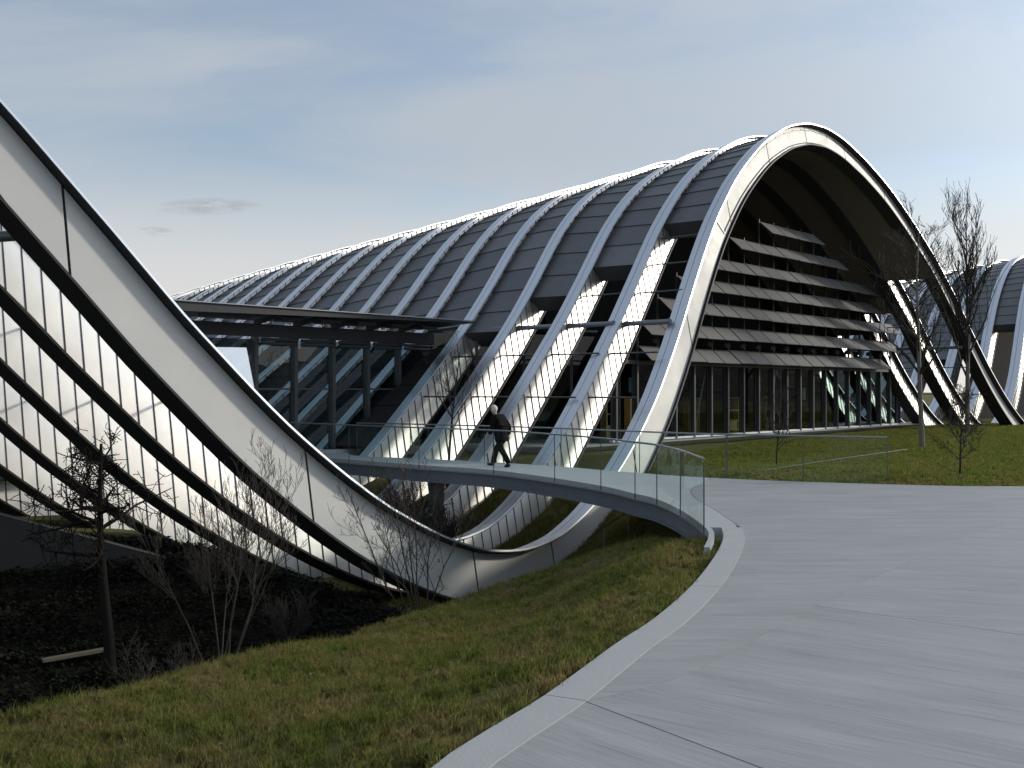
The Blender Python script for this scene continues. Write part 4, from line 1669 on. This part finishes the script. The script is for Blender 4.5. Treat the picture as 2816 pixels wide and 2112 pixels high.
J = {
    'pelvis': pp(0, 0, .88), 'spine': pp(.03, 0, 1.08), 'chest': pp(.11, 0, 1.28), 'neck': pp(.20, 0, 1.41), 'head0': pp(.24, 0, 1.46), 'head': pp(.28, 0, 1.54), 'crown': pp(.285, 0, 1.605),
    'hipL': pp(0, .095, .85), 'kneeL': pp(-.10, .10, .47), 'ankL': pp(-.38, .10, .13), 'toeL': pp(-.25, .11, .035),
    'hipR': pp(0, -.095, .85), 'kneeR': pp(.25, -.09, .47), 'ankR': pp(.38, -.09, .09), 'toeR': pp(.57, -.10, .05),
    'shL': pp(.09, .185, 1.33), 'elL': pp(.10, .24, 1.06), 'wrL': pp(.27, .20, .86),
    'shR': pp(.09, -.185, 1.33), 'elR': pp(-.10, -.22, 1.08), 'wrR': pp(-.10, -.20, .83),
}
names = list(J)
E_ = [('pelvis', 'spine'), ('spine', 'chest'), ('chest', 'neck'), ('neck', 'head0'), ('head0', 'head'), ('head', 'crown'), ('pelvis', 'hipL'), ('hipL', 'kneeL'), ('kneeL', 'ankL'), ('ankL', 'toeL'),
      ('pelvis', 'hipR'), ('hipR', 'kneeR'), ('kneeR', 'ankR'), ('ankR', 'toeR'), ('chest', 'shL'), ('shL', 'elL'), ('elL', 'wrL'), ('chest', 'shR'), ('shR', 'elR'), ('elR', 'wrR')]
RAD = dict(pelvis=(.13, .10), spine=(.12, .09), chest=(.13, .10), neck=.052, head0=.06, head=.088, crown=.07, hipL=.08, kneeL=.055, ankL=.036, toeL=.03, hipR=.08, kneeR=.055, ankR=.036, toeR=.03,
           shL=.055, elL=.04, wrL=.026, shR=.055, elR=.04, wrR=.026)
vs = [J[n] for n in names]
ed = [(names.index(a), names.index(b)) for a, b in E_]
rd = [RAD[n] for n in names]
# hands: palm and five fingers on each wrist
for s_, wr, el in ((1, 'wrL', 'elL'), (-1, 'wrR', 'elR')):
    dr = J[wr] - J[el]
    dr /= np.linalg.norm(dr)
    ac = PF - dr * np.dot(PF, dr)
    ac /= np.linalg.norm(ac)
    vs.append(J[wr] + dr * .05)
    rd.append((.03, .02))
    ed.append((names.index(wr), len(vs) - 1))
    pi_ = len(vs) - 1
    for f in range(5):
        o_ = (f - 1.5) * .018 if f < 4 else .045
        l_ = (.07, .08, .078, .06, .045)[f]
        b0 = J[wr] + dr * (.085 if f < 4 else .04) + ac * -o_
        vs.append(b0)
        rd.append(.0095)
        ed.append((pi_, len(vs) - 1))
        vs.append(b0 + dr * l_ * .9 + PLF * -s_ * .015 + (ac * -.02 if f == 4 else 0))
        rd.append(.008)
        ed.append((len(vs) - 2, len(vs) - 1))
skin_obj('body', vs, ed, rd, 'skin', person, 2)
# coat: torso, skirt and sleeves
cv = [pp(-.03, 0, .68), pp(-.01, 0, .90), pp(.03, 0, 1.08), pp(.09, 0, 1.28), pp(.17, 0, 1.39), pp(.09, .17, 1.335), J['elL'], J['wrL'] - (J['wrL'] - J['elL']) * .1, pp(.09, -.17, 1.335), J['elR'], J['wrR'] - (J['wrR'] - J['elR']) * .1]
ce = [(0, 1), (1, 2), (2, 3), (3, 4), (3, 5), (5, 6), (6, 7), (3, 8), (8, 9), (9, 10)]
skin_obj('coat', cv, ce, [(.215, .18), (.215, .18), (.205, .17), (.20, .165), .10, .10, .08, .062, .10, .08, .062], 'coat', person, 2, 1)
for sfx in ('L', 'R'):
    hp, kn, an_ = J['hip' + sfx], J['knee' + sfx], J['ank' + sfx]
    skin_obj('trouser_leg', [hp + ZV * .05, hp - ZV * .1, kn, (kn + an_) / 2, an_ - ZV * .035], [(0, 1), (1, 2), (2, 3), (3, 4)], [.115, .115, .09, .082, .078], 'trousers', person, 2)
    to = J['toe' + sfx]
    hl = an_ - ZV * .055 - PF * .05
    skin_obj('shoe', [hl, an_ - ZV * .05 + (to - an_) * .35, to + (to - an_) * .18], [(0, 1), (1, 2)], [(.055, .05), (.06, .055), (.048, .032)], 'shoe', person, 2)
hm_ = MB()
rings = []
hc = J['head'] + ZV * .028 - PF * .012
for i in range(11):
    ph = -1.35 + 2.9 * i / 10.
    rr_ = []
    for j in range(16):
        a = j * 2 * math.pi / 16
        fx = math.cos(a)
        # open at the face: the shell shrinks in front and below
        sh = 1. if not (fx > .35 and ph < .45) else .72
        wob = 1 + .05 * math.sin(5 * a + 3 * ph) + .04 * math.sin(9 * a - 4 * ph)
        rr_.append(hc + (PF * fx * .108 + PLF * math.sin(a) * .094) * math.cos(ph) * sh * wob + ZV * math.sin(ph) * .118 * wob)
    rings.append(rr_)
hm_.loft(rings)
hm_.build('hair', 'hair_white', person, True)
for s_ in (1, -1):
    skin_obj('ear', [J['head'] + PLF * s_ * .082 - ZV * .02, J['head'] + PLF * s_ * .092 + ZV * .02], [(0, 1)], [.014, .018], 'skin', person, 1)
skin_obj('nose', [J['head'] + PF * .08 + ZV * .0, J['head'] + PF * .108 - ZV * .025], [(0, 1)], [.012, .015], 'skin', person, 1)

# ------------------------------------------------------------------ fallen leaves on the bank
material('dead_leaf', (.16, .085, .045), .8, noise=(30, .6), col2=(.22, .15, .085))
lp_ = samples(lawn_poly, 1500, lambda p: np.where((p[:, 1] > 3.5), np.clip(.22 + .3 * np.sin(p[:, 0] * 2.1) * np.sin(p[:, 1] * 1.3), .04, 1), 0))
lz_ = ground_z(lp_[:, 0], lp_[:, 1])
lm_ = MB()
for (x, y), z in zip(lp_, lz_):
    a, s_ = rnd.uniform(0, 6.28), rnd.uniform(.022, .05)
    u, v = np.array([math.cos(a), math.sin(a), rnd.uniform(-.4, .4)]) * s_, np.array([-math.sin(a), math.cos(a), rnd.uniform(-.4, .4)]) * s_ * .6
    c0 = np.array([x, y, z + rnd.uniform(.03, .06)])
    i = len(lm_.v)
    lm_.v += [tuple(c0 - u), tuple(c0 - v * .9 + ZV * .006), tuple(c0 + u), tuple(c0 + v + ZV * .006), tuple(c0 - ZV * .008)]
    lm_.f += [(i, i + 1, i + 4), (i + 1, i + 2, i + 4), (i + 2, i + 3, i + 4), (i + 3, i, i + 4)]
tag(lm_.build('fallen_leaves', 'dead_leaf'), 'brown fallen leaves scattered over the grass bank', 'leaves', kind='stuff')
